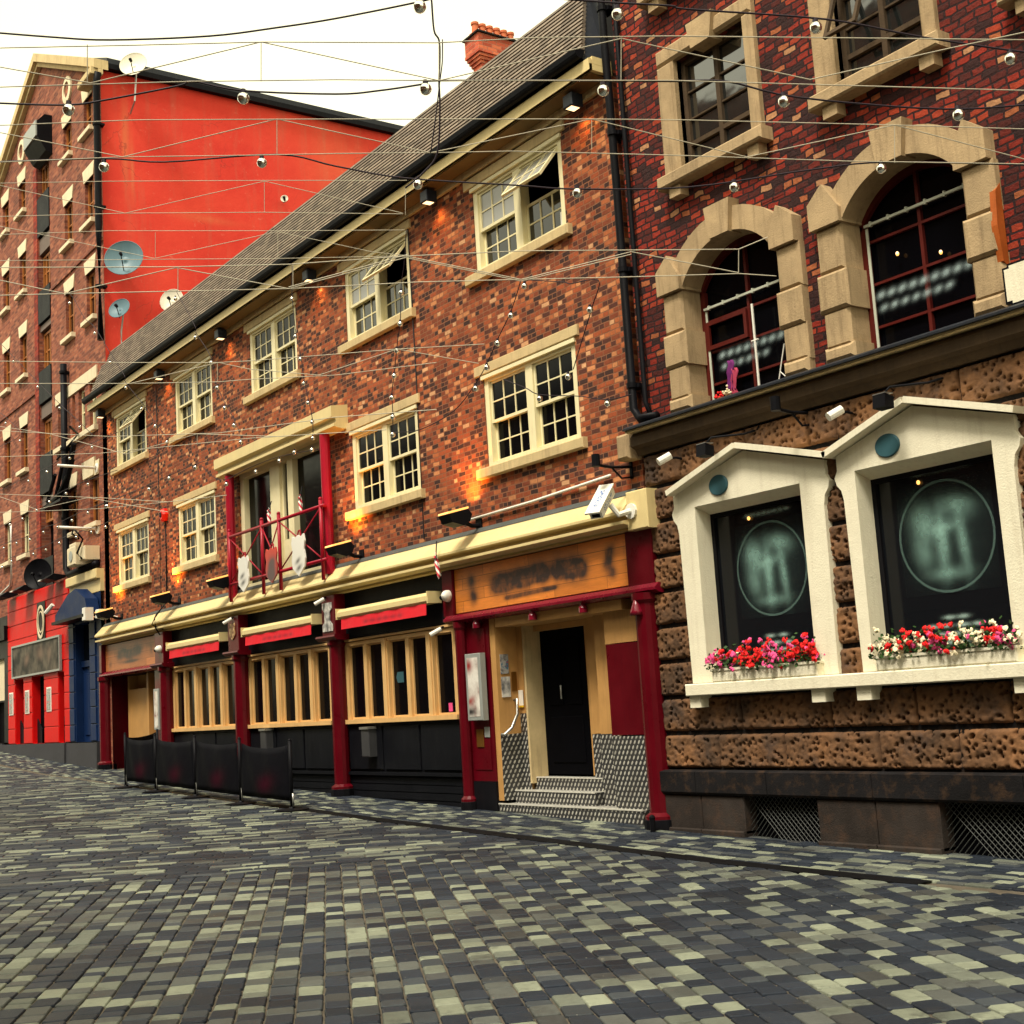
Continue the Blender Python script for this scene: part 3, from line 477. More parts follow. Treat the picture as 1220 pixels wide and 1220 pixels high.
# ================================================================ BRICK PUB
pub=thing('brick_pub','long mottled brick pub with steep slate roof and cream and maroon shopfront','building',(-21,0,-1.4))
U=(5.88,7.12); L_=(3.145,4.425)
WX=[(-29.69,-27.68),(-25.93,-23.95),(-22.12,-20.15),(-18.33,-16.28),(-14.51,-12.45)]
holes=[(a,b2,*U) for a,b2 in WX]+[(WX[i][0],WX[i][1],*L_) for i in (0,1,3,4)]+[(-22.86,-19.42,2.30,4.52)]
w=MB(); wall(w,-30.64,-11.36,1.9,7.52,holes,0,.35)
w.add([(-30.64,0,1.9),(-30.64,5,1.9),(-30.64,5,7.5),(-30.64,0,7.5),(-11.36,0,1.9),(-11.36,5,1.9),(-11.36,5,7.5),(-11.36,0,7.5)],[(0,1,2,3),(4,7,6,5)])
w.build('wall',M['pubbrick'],pub,recalc=False)
# dark rooms behind, so no opening shows sky
r_=MB(); r_.box(-30.5,-11.5,1.3,4.8,-1.2,7.4); r_.build('inner_wall',M['innerdark'],pub)
def sash(x0,x1,z0,z1,y,cols,rows,t=.035,mt=.018):
    s=MB(); ring(s,x0,x1,z0,z1,t,y,y+.035,tb=t*1.15)
    for i in range(1,cols):
        x=x0+t+(x1-x0-2*t)*i/cols; s.box(x-mt/2,x+mt/2,y+.004,y+.03,z0+t,z1-t)
    for j in range(1,rows):
        z=z0+t+(z1-z0-2*t)*j/rows; s.box(x0+t,x1-t,y+.007,y+.028,z-mt/2,z+mt/2)
    return s
def pub_window(a,b2,z0,z1,openright=False,skypale=()):
    f=MB(); t=.095
    ring(f,a+.003,b2-.003,z0+.002,z1-.002,t,.015,.17,tb=.06)
    cx=(a+b2)/2; f.box(cx-.075,cx+.075,.02,.165,z0+.06,z1-t)
    # moulded top rail with a shadow gap
    f.box(a-.02,b2+.02,-.03,.012,z1-.055,z1-.005)
    W=f.build('window',M['cream_window'],pub)
    h=(z0+.06+z1-t)/2
    k=0
    for (xa,xb) in ((a+t,cx-.075),(cx+.075,b2-t)):
        for up in (1,0):
            za,zb=(h-.02,z1-t) if up else (z0+.06,h+.02)
            yy=.045 if up else .10
            s=sash(xa+.004,xb-.004,za,zb,yy,3,2)
            p_=MB(); p_.add([(xa+.03,yy+.018,za+.03),(xb-.03,yy+.018,za+.03),(xb-.03,yy+.018,zb-.03),(xa+.03,yy+.018,zb-.03)],[(0,1,2,3)])
            if openright and up and xa>cx:
                T=Matrix.Translation((0,.03,zb))@Matrix.Rotation(R(-38),4,'X')@Matrix.Translation((0,-.03,-zb))
                s.xf(T); p_.xf(T)
            s.build('sash',M['cream_window'],W); p_.build('pane',M['glasspale'] if (k in skypale) else (M['glassup'] if (z0>5 and a>-19) else M['glassdim']),W,recalc=False); k+=1
    s=MB(); s.bbox(a-.19,b2+.12,-.085,.05,z0-.14,z0-.004,.012); s.build('sill',M['sill'],W)
    s=MB(); s.bbox(a-.17,b2+.10,-.035,.04,z1+.01,z1+.15,.008); s.build('lintel',M['sill'],W)
for i,(a,b2) in enumerate(WX):
    pub_window(a,b2,*U,openright=i in (0,3,4),skypale={3:(0,),4:(0,2),2:()}.get(i,()))
    if i!=2: pub_window(a,b2,*L_)
# eaves, gutter, roof
e=MB()
e.box(-30.64,-11.36,-.35,.02,7.42,7.50); e.box(-30.64,-11.36,-.36,-.31,7.42,7.565); e.box(-11.41,-11.36,-.30,0,7.503,7.60)
e.build('eaves_board',M['cream'],pub)
e=MB(); e.box(-30.6,-11.42,-.305,-.002,7.400,7.418); e.build('soffit',M['soffit'],pub)
e=MB(); e.box(-30.6,-11.5,-.05,-.002,7.30,7.396); e.build('eaves_moulding',M['sill'],pub)
g=MB(); pr_=[]
for i in range(9):
    t=math.pi*(1+i/8); pr_.append((-.41+.07*math.cos(t),7.68+.09*math.sin(t)))
pr_+=[(-.335,7.71),(-.485,7.71)]
g.prism(pr_,-30.68,-11.45,axis='x'); g.build('gutter',M['ink'],pub)
ro=MB(); nrow=17; y0,z0,y1,z1=-.34,7.66,.14,8.88
for i in range(nrow):
    t0,t1=i/nrow,(i+1)/nrow
    ya,za=y0+(y1-y0)*t0,z0+(z1-z0)*t0; yb,zb=y0+(y1-y0)*t1,z0+(z1-z0)*t1
    xr=-11.50-.42*t0; xl=-30.66+.03*t0
    th=.020
    zt_=za+(zb-za)*.55; yt_=ya+(yb-ya)*.55
    ro.add([(xl,ya-th,za),(xr,ya-th,za),(xr,yt_-.018,zt_),(xl,yt_-.018,zt_),(xl,ya+.03,za),(xr,ya+.03,za),(xr,yb+.03,zb),(xl,yb+.03,zb)],[(0,1,2,3),(4,0,3,7),(1,5,6,2),(0,4,5,1),(7,3,2,6)])
ro.build('roof',M['slate'],pub)
ro=MB(); ro.add([(-30.66,-.335,7.66),(-11.50,-.335,7.66),(-11.92,.14,8.875),(-30.63,.14,8.875)],[(0,1,2,3)]); ro.build('roof_gap_shade',M['innerdark'],pub,recalc=False)  # black sheet standing for the shade between slate courses
ro=MB(); ro.prism([(y1-.01,8.87),(y1+.03,8.895),(5,9.2),(5,7.4),(.1,7.5)],-30.6,-11.95,axis='x'); ro.build('roof_top',M['lead'],pub)
l=MB(); l.add([(-11.50,-.30,7.58),(-11.40,-.02,7.5),(-11.40,-.02,9.0),(-11.93,.16,8.9),(-11.52,-.33,7.66)],[(0,1,2,3,4)]); l.build('lead_flashing',M['darklead'],pub)
# shopfront cornice
c_=MB(); XL,XR=-30.62,-11.46
prof=[(0,2.30),(-.05,2.30),(-.10,2.27),(-.285,2.075),(-.285,2.045),(-.15,2.03),(-.15,1.985),(-.27,1.965),(-.27,1.93),(-.10,1.90),(-.13,1.865),(0,1.865)]
c_.prism(prof,XL,XR,axis='x')
c_.build('cornice',M['cream'],pub)
c_=MB(); c_.bbox(-11.46,-11.10,-.21,0,1.84,2.29,.012); c_.build('cornice_block',M['cream'],pub)
c_=MB(); c_.prism([(0,2.36),(-.03,2.355),(-.09,2.285),(-.045,2.303),(0,2.303)],XL,-11.47,axis='x'); c_.build('lead_flashing',M['lead'],pub)
# fascia zone behind awnings
f=MB(); f.box(-30.6,-11.4,.0,.06,1.15,1.862); f.build('fascia_board',M['ink'],pub)
s=MB()
for a,b2 in ((-15.62,-11.12),(-31.2,-26.4)): s.prism([(0,1.22),(-.10,1.22),(-.16,1.17),(-.16,1.14),(-.10,1.11),(0,1.10)],a if a>-31 else -30.72,b2,axis='x')
s.split('fascia_sill',M['maroonlit'],pub)
# pilasters and columns
def gb(x): return gz(x)
def column(x0,x1,top=1.14,corbel=True,cx0=None,cx1=None):
    p_=MB(); xc=(x0+x1)/2; r=(x1-x0)/2*.9; zb=gb(xc)-.02
    p_.lathe((xc,-.06,0),[(0,zb),(r*1.1,zb),(r*1.1,zb+.16),(r*.78,zb+.2),(r*.78,top-.12),(r*.95,top-.08),(r*.95,top)],14)
    P0=p_.build('column',M['maroon'],pub,smooth=False)
    q=MB(); q.lathe((xc,-.06,0),[(r*1.18,zb-.005),(r*1.18,zb+.12),(r*.9,zb+.14)],14); q.build('shoe',M['black'],P0)
    if corbel:
        cc0=cx0 or x0-.02; cc1=cx1 or x1+.04
        k=MB(); k.bbox(cc0,cc1,-.19,0,1.21,1.86,.012); k.prism([(0,1.21),(-.26,1.21),(-.27,1.18),(-.22,1.13),(0,1.12)],cc0-.10,cc1+.10,axis='x'); k.build('capital',M['maroon'],P0)
    return P0
column(-26.85,-26.42,corbel=True,cx0=-26.95,cx1=-26.45)
column(-23.02,-22.60,cx0=-23.09,cx1=-22.60); column(-19.20,-18.82,cx0=-19.26,cx1=-18.80)
column(-15.46,-15.22,corbel=False,top=1.12); column(-11.60,-11.20,corbel=False,top=1.12)
column(-30.78,-30.36,corbel=False,top=1.12)
p_=MB(); p_.bbox(-15.70,-15.43,-.10,0,1.21,1.86,.01); p_.bbox(-11.66,-11.20,-.10,0,1.21,1.86,.01); p_.bbox(-30.72,-30.56,-.15,0,1.21,1.86,.01); p_.split('fascia_end_block',M['maroon'],pub)
# panel beside the entrance (maroon, black foot)
p_=MB(); p_.box(-15.28,-14.72,-.02,.3,-1.05,1.1); p_.box(-15.2,-14.80,-.03,-.022,-.9,1.0); P0=p_.build('pilaster_panel',M['maroon'],pub)
q=MB(); q.box(-15.28,-14.72,-.035,.3,-1.5,-1.053); q.build('foot',M['black'],P0)
p_=MB(); p_.box(-27.45,-27.0,-.02,.3,-1.25,1.1); p_.build('pilaster_panel',M['maroon'],pub)
# bays
def bay(a,b2,zt=1.075,zb=-.175,n=5):
    f=MB(); y=.02
    f.box(a,b2,y,.12,zt-.06,zt+.0); f.box(a,b2,y-.03,.12,zt+.012,zt+.045)
    f.box(a-.02,b2+.02,y-.06,.12,zb-.035,zb+.03)
    wd=(b2-a); xs=[]
    edge=.10; mull=[.10,.17,.10,.17][:n-1]; pw=(wd-2*edge-sum(mull))/n
    x=a; f.box(x,x+edge,y,.12,zb+.03,zt-.06); x+=edge
    for i in range(n):
        xs.append((x,x+pw)); x+=pw
        if i<n-1:
            m_=mull[i]; f.box(x,x+m_,y-(.015 if m_>.15 else 0),.12,zb+.03,zt-.06); 
            if m_>.15: f.box(x+.03,x+m_-.03,y-.035,y-.0152,zb+.03,zt-.02)
            x+=m_
    f.box(x,b2,y,.12,zb+.03,zt-.06)
    # inner beads
    for (p0,p1) in xs: ring(f,p0+.0015,p1-.0015,zb+.0315,zt-.0615,.022,y+.045,.10,tb=.03)
    W=f.build('bay_window',M['ochre'],pub)
    g_=MB()
    for p0,p1 in xs:
        g_=MB(); g_.add([(p0,.09,zb+.03),(p1,.09,zb+.03),(p1,.09,zt-.06),(p0,.09,zt-.06)],[(0,1,2,3)]); g_.build('pane',M['glassdim'],W,recalc=False)
    # panelled stall riser
    s=MB(); zf=gz(a)-.1; s.box(a-.05,b2+.05,.05,.3,zf,zb-.036); 
    k=3
    for i in range(k):
        p0=a+wd*i/k+.03; p1=a+wd*(i+1)/k-.03; s.bbox(p0,p1,.02,.052,-.92,zb-.09,.008)
    s.box(a-.03,b2+.03,-.02,.048,-1.0,-.955)
    for j in range(4):
        zz=-1.03-.11*j
        s.box(a-.03,b2+.03,.03,.049,zz-.095,zz)
    s.build('stall_riser',M['ink'],pub)
    t=MB(); t.box(a,b2,.05,.1,zt+.047,1.148); 
    for i in range(22):
        xx=a+.1+(wd-.2)*i/21; t.box(xx-.012,xx+.012,.03,.0495,zt+.05,1.147)
    t.build('vent_grille',M['black'],pub)
bay(-26.52,-23.22); bay(-22.72,-19.40); bay(-18.92,-15.6)
# balcony opening: door frames and dark interior
d=MB()
for a,b2 in ((-22.86,-22.70),(-21.55,-21.16),(-20.84,-20.62),(-19.50,-19.42)): d.box(a,b2,.05,.2,2.42,4.42)
d.box(-22.86,-19.42,.04,.2,4.422,4.519); d.box(-22.86,-19.42,.02,.3,2.30,2.418)
DF=d.build('balcony_door_frame',M['cream_window'],pub)
q=MB(); q.box(-21.17,-20.83,.10,.14,2.42,3.05); q.box(-21.17,-21.10,.1,.14,3.052,4.42); q.box(-20.9,-20.83,.1,.14,3.052,4.42); q.box(-21.10,-20.9,.085,.099,2.55,2.95)
q.build('door_leaf',M['cream_window'],DF)
q=MB()
for a,b2 in ((-22.70,-21.55),(-21.1,-20.9),(-20.62,-19.5)): q.add([(a,.16,2.42),(b2,.16,2.42),(b2,.16,4.42),(a,.16,4.42)],[(0,1,2,3)])
q.build('pane',M['glassdim'],DF,recalc=False)
cn=MB(); prof=[(0,4.90),(-.30,4.86),(-.30,4.68),(-.22,4.65),(-.22,4.60),(-.26,4.57),(-.26,4.53),(-.12,4.50),(0,4.50)]
cn.prism(prof,-23.25,-18.42,axis='x'); cn.build('balcony_canopy',M['cream'],pub)
pp=MB()
for x in (-22.86,-18.95): pp.lathe((x,-.16,0),[(0,2.2),(.085,2.2),(.085,4.495),(0,4.495)],12)
pp.split('canopy_post',M['railred'],pub,smooth=False)
# entrance recess
en=MB()
en.box(-14.72,-14.60,.0,.35,-1.30,1.12,0)      # left reveal
en.box(-14.72,-14.48,.352,.499,-1.3,1.12,0)     # inner left pier
en.box(-14.55,-11.9,-.02,.9,.98,1.10,0)        # head
en.box(-12.8,-12.40,.26,.5,-.475,.98,0); en.box(-13.17,-12.802,.42,.8,-.475,.98,0); en.box(-12.40,-11.75,.1,.3,.60,.98,0)
en.split('entrance_panel',M['entry'],pub)
q=MB(); q.box(-12.37,-11.76,.085,.3,-.485,.59); q.build('side_shutter',M['maroon'],pub)
q=MB(); q.box(-12.37,-11.76,.08,.3,-1.34,-.50); q.box(-12.8,-12.42,.25,.5,-1.34,-.482); q.box(-13.16,-12.82,.41,.8,-1.2,-.482)
q.box(-14.598,-14.592,.0,.35,-1.3,-.44); q.box(-14.7,-14.44,.340,.35,-1.3,-.18)
q.split('kick_plate',M['tread'],pub)
q=MB(); q.box(-12.42,-12.372,.235,.3,-1.34,.9); q.box(-14.44,-14.40,.33,.6,-1.1,1.0); q.split('trim_batten',M['sill'],pub)
fr=MB(); fr.box(-14.53,-14.46,.50,.68,-1.0,.899); fr.box(-13.30,-13.22,.50,.68,-1.0,.899); fr.box(-14.53,-13.22,.50,.68,.90,.975); 
DR=fr.build('entrance_door',M['entry'],pub)
q=MB(); q.box(-14.46,-13.30,.60,.65,-1.0,.90); q.bbox(-14.25,-13.95,.585,.6,-.1,.75,.01); q.bbox(-13.85,-13.55,.585,.6,-.1,.75,.01); q.bbox(-14.25,-13.55,.585,.6,-.85,-.25,.01); q.build('door_leaf',M['innerdark'],DR)  # black leaf stands for the dark inside of the open doorway
q=MB(); q.tube([(-13.95,.56,-.02),(-13.95,.56,.16)],.012); q.build('handle',M['steel'],DR,smooth=True)
st=MB(); st.box(-14.74,-11.80,-.01,.18,-1.6,-1.345,0); st.box(-14.6,-12.9,.182,.40,-1.6,-1.185,0); st.box(-14.45,-13.0,.402,.72,-1.6,-1.03,0)
st.add([(-14.74,-.014,-1.341),(-11.80,-.014,-1.341),(-11.8,.178,-1.341),(-14.74,.178,-1.341)],[(0,1,2,3)],1)
st.add([(-12.9,.18,-1.341),(-11.8,.18,-1.341),(-11.8,.42,-1.341),(-12.9,.42,-1.341)],[(0,1,2,3)],1)
st.add([(-14.6,.178,-1.181),(-12.9,.178,-1.181),(-12.9,.398,-1.181),(-14.6,.398,-1.181)],[(0,1,2,3)],1)
st.add([(-14.45,.398,-1.026),(-13.0,.398,-1.026),(-13.0,.60,-1.026),(-14.45,.60,-1.026)],[(0,1,2,3)],1)
for (xa_,xb_,yy_,zz_) in ((-14.74,-11.80,-.018,-1.345),(-14.6,-12.9,.174,-1.185),(-14.45,-13.0,.394,-1.03)): st.box(xa_,xb_,yy_,yy_+.035,zz_-.004,zz_+.011,2)
st.build('entrance_steps',[M['tread'],M['treadflat'],M['nosing']],pub,recalc=False)
# left doorway recess
q=MB(); q.box(-30.1,-30.0,.3,.6,-1.1,1.1); q.box(-29.98,-28.6,.28,.36,-.35,.78); q.box(-28.45,-27.5,.35,.5,-.3,1.1); q.box(-28.58,-28.47,.2,.4,-1.2,1.1); q.box(-30.4,-27.5,.5,.6,.8,1.1); q.box(-30.0,-29.5,.45,.6,-1.1,-.36); q.split('entrance_panel',M['entry'],pub)
q=MB(); q.box(-30.12,-29.9,.27,.3,-1.1,-.37); q.box(-28.45,-27.5,.33,.349,-1.2,-.31); q.box(-28.46,-28.44,.2,.33,-1.2,-.31);q.split('kick_plate',M['tread'],pub)
q=MB(); q.box(-28.3,-28.1,.32,.328,-.15,.1); q.build('plate',M['brass'],pub)
# entrance dark ceiling + backing for the shopfront
q=MB(); q.box(-30.5,-11.4,.68,.9,-1.6,1.1); q.build('backing_wall',M['innerdark'],pub)
q=MB(); q.box(-30.5,-11.4,.01,.68,1.103,1.147); q.build('soffit',M['black'],pub)
# side walls of shopfront ends
q=MB(); q.box(-11.42,-11.33,.0,.5,-1.6,1.86); q.box(-30.62,-30.5,.0,.5,-1.2,1.86); q.split('end_wall',M['maroon'],pub)
# entrance wall things (parts)
def sign(name,label,cat,x0,x1,y,z0,z1,mat,group=None,t=.02,ins=None,insm=None):
    if ins is None:
        s=MB(); s.bbox(x0,x1,y-t,y,z0,z1,min(.006,t/2)); o=s.build(name,mat); tag(o,label,cat,group); return o
    o=thing(name,label,cat,((x0+x1)/2,y,z0),group)
    s=MB(); s.bbox(x0,x1,y-t,y,z0,z1,.008); s.build('case',mat,o)
    s=MB(); s.box(x0+ins,x1-ins,y-t-.004,y-t-.0005,z0+ins,z1-ins); s.build('sheet',insm,o); return o
# ---- sign boards with smudged dark lettering
def boardmat(name,cx,cz,W,H,marks,col=(.70,.22,.032),dark=(.035,.018,.015)):
    m,nt,b=newmat(name); P_,ax,az=xz(nt)
    v=nt.nodes.new('ShaderNodeCombineXYZ'); nt.links.new(ax,v.inputs[0]); nt.links.new(az,v.inputs[1])
    t=nt.nodes.new('ShaderNodeTexBrick'); t.inputs['Scale'].default_value=1; t.inputs['Brick Width'].default_value=1.05; t.inputs['Row Height'].default_value=.155; t.inputs['Mortar Size'].default_value=.004
    t.inputs['Color1'].default_value=(.72,.72,.72,1); t.inputs['Color2'].default_value=(1.15,1.15,1.15,1); t.inputs['Mortar'].default_value=(.35,.35,.35,1); nt.links.new(v.outputs[0],t.inputs[0])
    mp=nt.nodes.new('ShaderNodeMapping'); mp.inputs['Scale'].default_value=(1.5,1,16); nt.links.new(P_,mp.inputs[0])
    gr=noise_n(nt,mp.outputs[0],2.5,6,.7)
    c=mixc(nt,1.,mixc(nt,gr,tuple(x*.55 for x in col),tuple(min(1,x*1.35) for x in col)),t.outputs['Color'],'MULTIPLY')
    c=mixc(nt,mth(nt,'MULTIPLY',ramp(nt,noise_n(nt,P_,7,5,.7),[(.58,0.),(.75,1.)]),.5),c,(.22,.07,.02))
    bl=blobs(nt,ax,az,[(cx+a*W/2,cz+b2*H/2,ra*W/2,rz*H/2,an,st) for a,b2,ra,rz,an,st in marks])
    n_=noise_n(nt,P_,9,2,.5); f=mth(nt,'MULTIPLY',bl,mth(nt,'ADD',mth(nt,'MULTIPLY',n_,.8),.55),clamp=True)
    c=mixc(nt,f,c,dark); nt.links.new(c,b.inputs['Base Color']); b.inputs['Roughness'].default_value=.45; bump(nt,gr,b,.3,.004); return m
mk=[(-.82,.35,.06,.36,.4,1.1),(-.80,-.35,.06,.40,.3,1.1)]
for i in range(9): mk.append((-.52+i*.078,-.02+.06*math.sin(i*2.1)+i*.02,.07,.46,.15,1.5 if i%3 else 1.2))
for i in range(4): mk.append((.24+i*.095,.14-.04*i,.07,.55-.05*(i%2),.1,1.5))
for i in range(10): mk.append((-.36+i*.062,-.66+.01*i,.045,.11,0,1.1))
mk+=[(.82,.48,.06,.24,.5,1.1),(.80,.05,.07,.26,.6,1.1),(.83,-.38,.06,.32,-.3,1.1)]
sb=thing('name_board','big orange timber board with smudged dark lettering over the double step entrance','sign',(-13.5,-.02,1.22))
s=MB(); s.bbox(-15.425,-11.67,-.06,-.003,1.235,1.85,.006); s.build('board',boardmat('timber_name_board',-13.5,1.54,3.66,.61,mk),sb)
mk=[(-.80,-.5,.07,.3,.3,.6),(.82,.1,.06,.5,.2,.6)]
for i in range(6): mk.append((-.42+i*.16,.12+.12*math.sin(i*1.7),.13,.46,.1,1.1))
mk+=[(-.1,-.5,.3,.12,.0,.8),(.2,-.46,.2,.12,0,.7)]
sb=thing('name_board','smaller orange timber board with smudged lettering over the far left pub doorway','sign',(-28.9,-.02,1.2))
s=MB(); s.bbox(-30.52,-27.22,-.06,-.003,1.225,1.84,.006); s.build('board',boardmat('timber_name_board_small',-28.87,1.53,3.3,.61,mk,(.5,.17,.05)),sb)
# ---- awnings
def awning(x0,x1,label,seed):
    t=thing('roller_awning',label,'awning',((x0+x1)/2,-.25,1.3),'rolled awnings over the shopfront windows')
    s=MB(); s.prism([(-.02,1.60),(-.20,1.59),(-.25,1.54),(-.25,1.47),(-.22,1.44),(-.02,1.44)],x0,x1,axis='x'); s.build('cassette',M['cream'],t)
    s=MB(); s.box(x0-.03,x0-.003,-.255,-.02,1.435,1.605); s.box(x1+.003,x1+.03,-.255,-.02,1.435,1.605); s.split('end_cap',M['cream'],t)
    m,nt,b=newmat('valance_cloth'); P_,ax,az=xz(nt); rd=random.Random(seed)
    bl=blobs(nt,ax,az,[(x0+(x1-x0)*(.33+.075*i),1.335,.10,.035,0,.7) for i in range(6)])
    c=mixc(nt,bl,(.66,.004,.016),(.19,.004,.016)); nt.links.new(c,b.inputs['Base Color']); b.inputs['Roughness'].default_value=.8; bump(nt,noise_n(nt,P_,7,3),b,.4,.02)
    s=MB(); n=24
    for i in range(n):
        a=x0+.1+(x1-x0-.16)*i/n; c2=x0+.1+(x1-x0-.16)*(i+1)/n
        ya=-.235+.008*math.sin(i*1.3);yb=-.235+.008*math.sin((i+1)*1.3)
        s.add([(a,ya,1.27),(c2,yb,1.27),(c2,yb+.01,1.435),(a,ya+.01,1.435),(a,ya+.006,1.27),(c2,yb+.006,1.27),(c2,yb+.016,1.435),(a,ya+.016,1.435)],[(0,1,2,3),(7,6,5,4),(0,4,5,1)])
    s.build('valance',m,t,recalc=False)
awning(-26.1,-23.38,'cream cassette with red valance over the shop window nearest the left doorway',1)
awning(-22.32,-19.52,'cream cassette with red valance between the two pilasters with emblems',2)
awning(-18.62,-15.88,'cream cassette with red valance beside the big timber name board',3)
# ---------------------------------------------------------------- chimney
ch=thing('chimney_stack','orange brick chimney with a row of clay pots rising behind the slate roof','chimney',(-21.4,5.4,8.6))
c_=MB(); bx=(-21.72,-21.18,5.0,6.15)
c_.box(bx[0]+.12,bx[1]-.10,bx[2]+.12,bx[3]-.10,8.6,13.33)
for i in range(4): k=.12-.03*(i+1); c_.box(bx[0]+k,bx[1]-k,bx[2]+k,bx[3]-k,13.332+i*.07,13.40+i*.07)
c_.box(bx[0]+.01,bx[1]-.01,bx[2]+.01,bx[3]-.01,13.612,13.96)
c_.build('stack',M['chimbrick'],ch)
c_=MB(); c_.box(bx[0]-.03,bx[1]+.03,bx[2]-.03,bx[3]+.03,13.962,14.0); c_.build('cap',M['darkstone'],ch)
c_=MB(); c_.prism([(bx[0]+.05,14.002),(bx[1]-.05,14.002),(bx[1]-.15,14.09),(bx[0]+.15,14.09)],bx[2]+.05,bx[3]-.05); c_.build('flaunching',M['terracotta'],ch)
for i in range(6):
    p_=MB(); p_.lathe((-21.45,5.12+i*.185,14.05),[(0,0),(.075,0),(.068,.20),(.085,.21),(.085,.26),(.06,.26),(.06,.1)],12); p_.build('chimney_pot',M['terracotta'],ch,smooth=False)
# ================================================================ STONE AND BRICK BUILDING (right)
rb=thing('stone_fronted_building','dark red brick building over a pitted brown stone ground floor with white windows','building',(-7,0,-1.5))
XA,XB=-11.29,3.0
AA=dict(ol=-10.72,orr=-8.64,il=-10.38,ir=-8.95); AB=dict(ol=-8.43,orr=-6.39,il=-8.08,ir=-6.70)
def archpts(cx,cz,r,a0,a1,n=16): return [(cx+r*math.cos(a0+(a1-a0)*i/n),cz+r*math.sin(a0+(a1-a0)*i/n)) for i in range(n+1)]
w=MB()
ups=[(-10.24,-9.15,5.76,7.09),(-7.97,-6.95,5.76,7.09),(-5.8,-4.75,5.82,7.16),(-3.5,-2.45,5.82,7.16),(-10.34,-9.24,8.05,9.3),(-8.05,-7.02,8.05,9.3),(-5.8,-4.75,8.05,9.3)]
arch=[(AA['il']-.1,AA['ir']+.1,3.0,5.0),(AB['il']-.1,AB['ir']+.1,3.0,5.0)]
wall(w,XA,XB,2.95,11.5,ups+arch,0,.3)
w.add([(XA,0,2.95),(XA,6,2.95),(XA,6,11.5),(XA,0,11.5)],[(0,1,2,3)])
w.build('upper_wall',M['redbrick'],rb,recalc=False)
q=MB(); q.box(XA+.05,XB,1.0,5,-1.4,11.4); q.build('inner_wall',M['innerdark'],rb)
# ---- vermiculated stone: displaced blocks
def verm(mb,x0,x1,z0,z1,yf,depth=.05,step=.0145,seed=0,hole=1.):
    nx=max(2,int((x1-x0)/step)); nz=max(2,int((z1-z0)/step)); o=len(mb.v); b=.035
    for j in range(nz+1):
        for i in range(nx+1):
            x=x0+(x1-x0)*i/nx; z=z0+(z1-z0)*j/nz
            ed=min(x-x0,x1-x,z-z0,z1-z); y=0
            if ed<b: y=depth*(1-math.sqrt(max(0,1-((b-ed)/b)**2)))
            jit=noise.noise((x*3,z*3,seed))*.04
            p=Vector((x*17+jit*10,z*17,seed*3.7)); d,_=noise.voronoi(p)
            h=min(1,max(0,.38+.12*noise.noise((x*5,z*5,seed))-d[0])/.16); h=h*h*(3-2*h)
            h2=noise.noise((x*26,z*26,seed+5)); h3=noise.noise((x*9,z*9,seed+9))
            y+= .055*hole*h*(1 if ed>.02 else ed/.02) + .010*h2 + .012*h3*hole
            mb.v.append((x,yf+y,z))
    for j in range(nz):
        for i in range(nx):
            a=o+j*(nx+1)+i; mb.f.append((a,a+1,a+nx+2,a+nx+1)); mb.m.append(0)
m,nt,b=newmat('vermiculated_sandstone'); P_=obj_coords(nt)
n1=noise_n(nt,P_,1.4,5,.65); n2=noise_n(nt,P_,14,5,.75)
c=mixc(nt,ramp(nt,n1,[(.35,0.),(.68,1.)]),(.070,.043,.027),(.25,.125,.056))
c=mixc(nt,.6,c,mixc(nt,n2,(.45,.4,.38),(1.6,1.5,1.4)),'MULTIPLY')
c=mixc(nt,mth(nt,'MULTIPLY',ramp(nt,noise_n(nt,P_,2.6,6,.75),[(.5,0.),(.66,1.)]),.6),c,(.035,.03,.03))
nt.links.new(c,b.inputs['Base Color']); b.inputs['Roughness'].default_value=.9; b.inputs['Specular IOR Level'].default_value=.2
bump(nt,noise_n(nt,P_,50,4,.75),b,.7,.008); M['verm']=m
zc=[-.87+.397*i for i in range(10)]
rnd=random.Random(11)
WN=[(-10.84,-8.62,-.06,2.30),(-8.50,-6.42,-.06,2.30),(-5.9,-3.9,-.06,2.3),(-3.6,-1.6,-.06,2.3)]
vm=MB()
for i in range(9):
    z0,z1=zc[i]+.022,zc[i+1]-.022; x=XA+.015
    spans=[(XA+.015,XB)]
    if i>=2 and i<=7:
        spans=[(XA+.015,-10.60),(-8.82,-8.22),(-6.62,-5.7),(-4.1,-3.4),(-1.8,XB)]
    for a,b2 in spans:
        x=a
        while x<b2-.05:
            L=rnd.uniform(.55,1.25); 
            if b2-(x+L)<.35: L=b2-x
            if x>-5.9: verm(vm,x+.006,x+L-.006,z0,z1,-.075,step=.07,seed=i*7+int(x*3))
            else: verm(vm,x+.006,x+L-.006,z0,z1,-.075,seed=i*7+int(x*3),hole=1.0 if i<8 else .8)
            x+=L
o=vm.build('rusticated_stonework',M['verm'],rb,smooth=True,recalc=False)
q=MB(); wall(q,XA,XB,-.88,2.80,[(-10.50,-8.80,.1,2.05),(-8.27,-6.60,.1,2.05),(-5.63,-4.08,.1,2.05)],-.028,.5)
q.add([(XA,-.028,-1.6),(XA,3,-1.6),(XA,3,2.8),(XA,-.028,2.8)],[(0,1,2,3)])
q.build('joint_backing',M['darkstone'],rb,recalc=False)
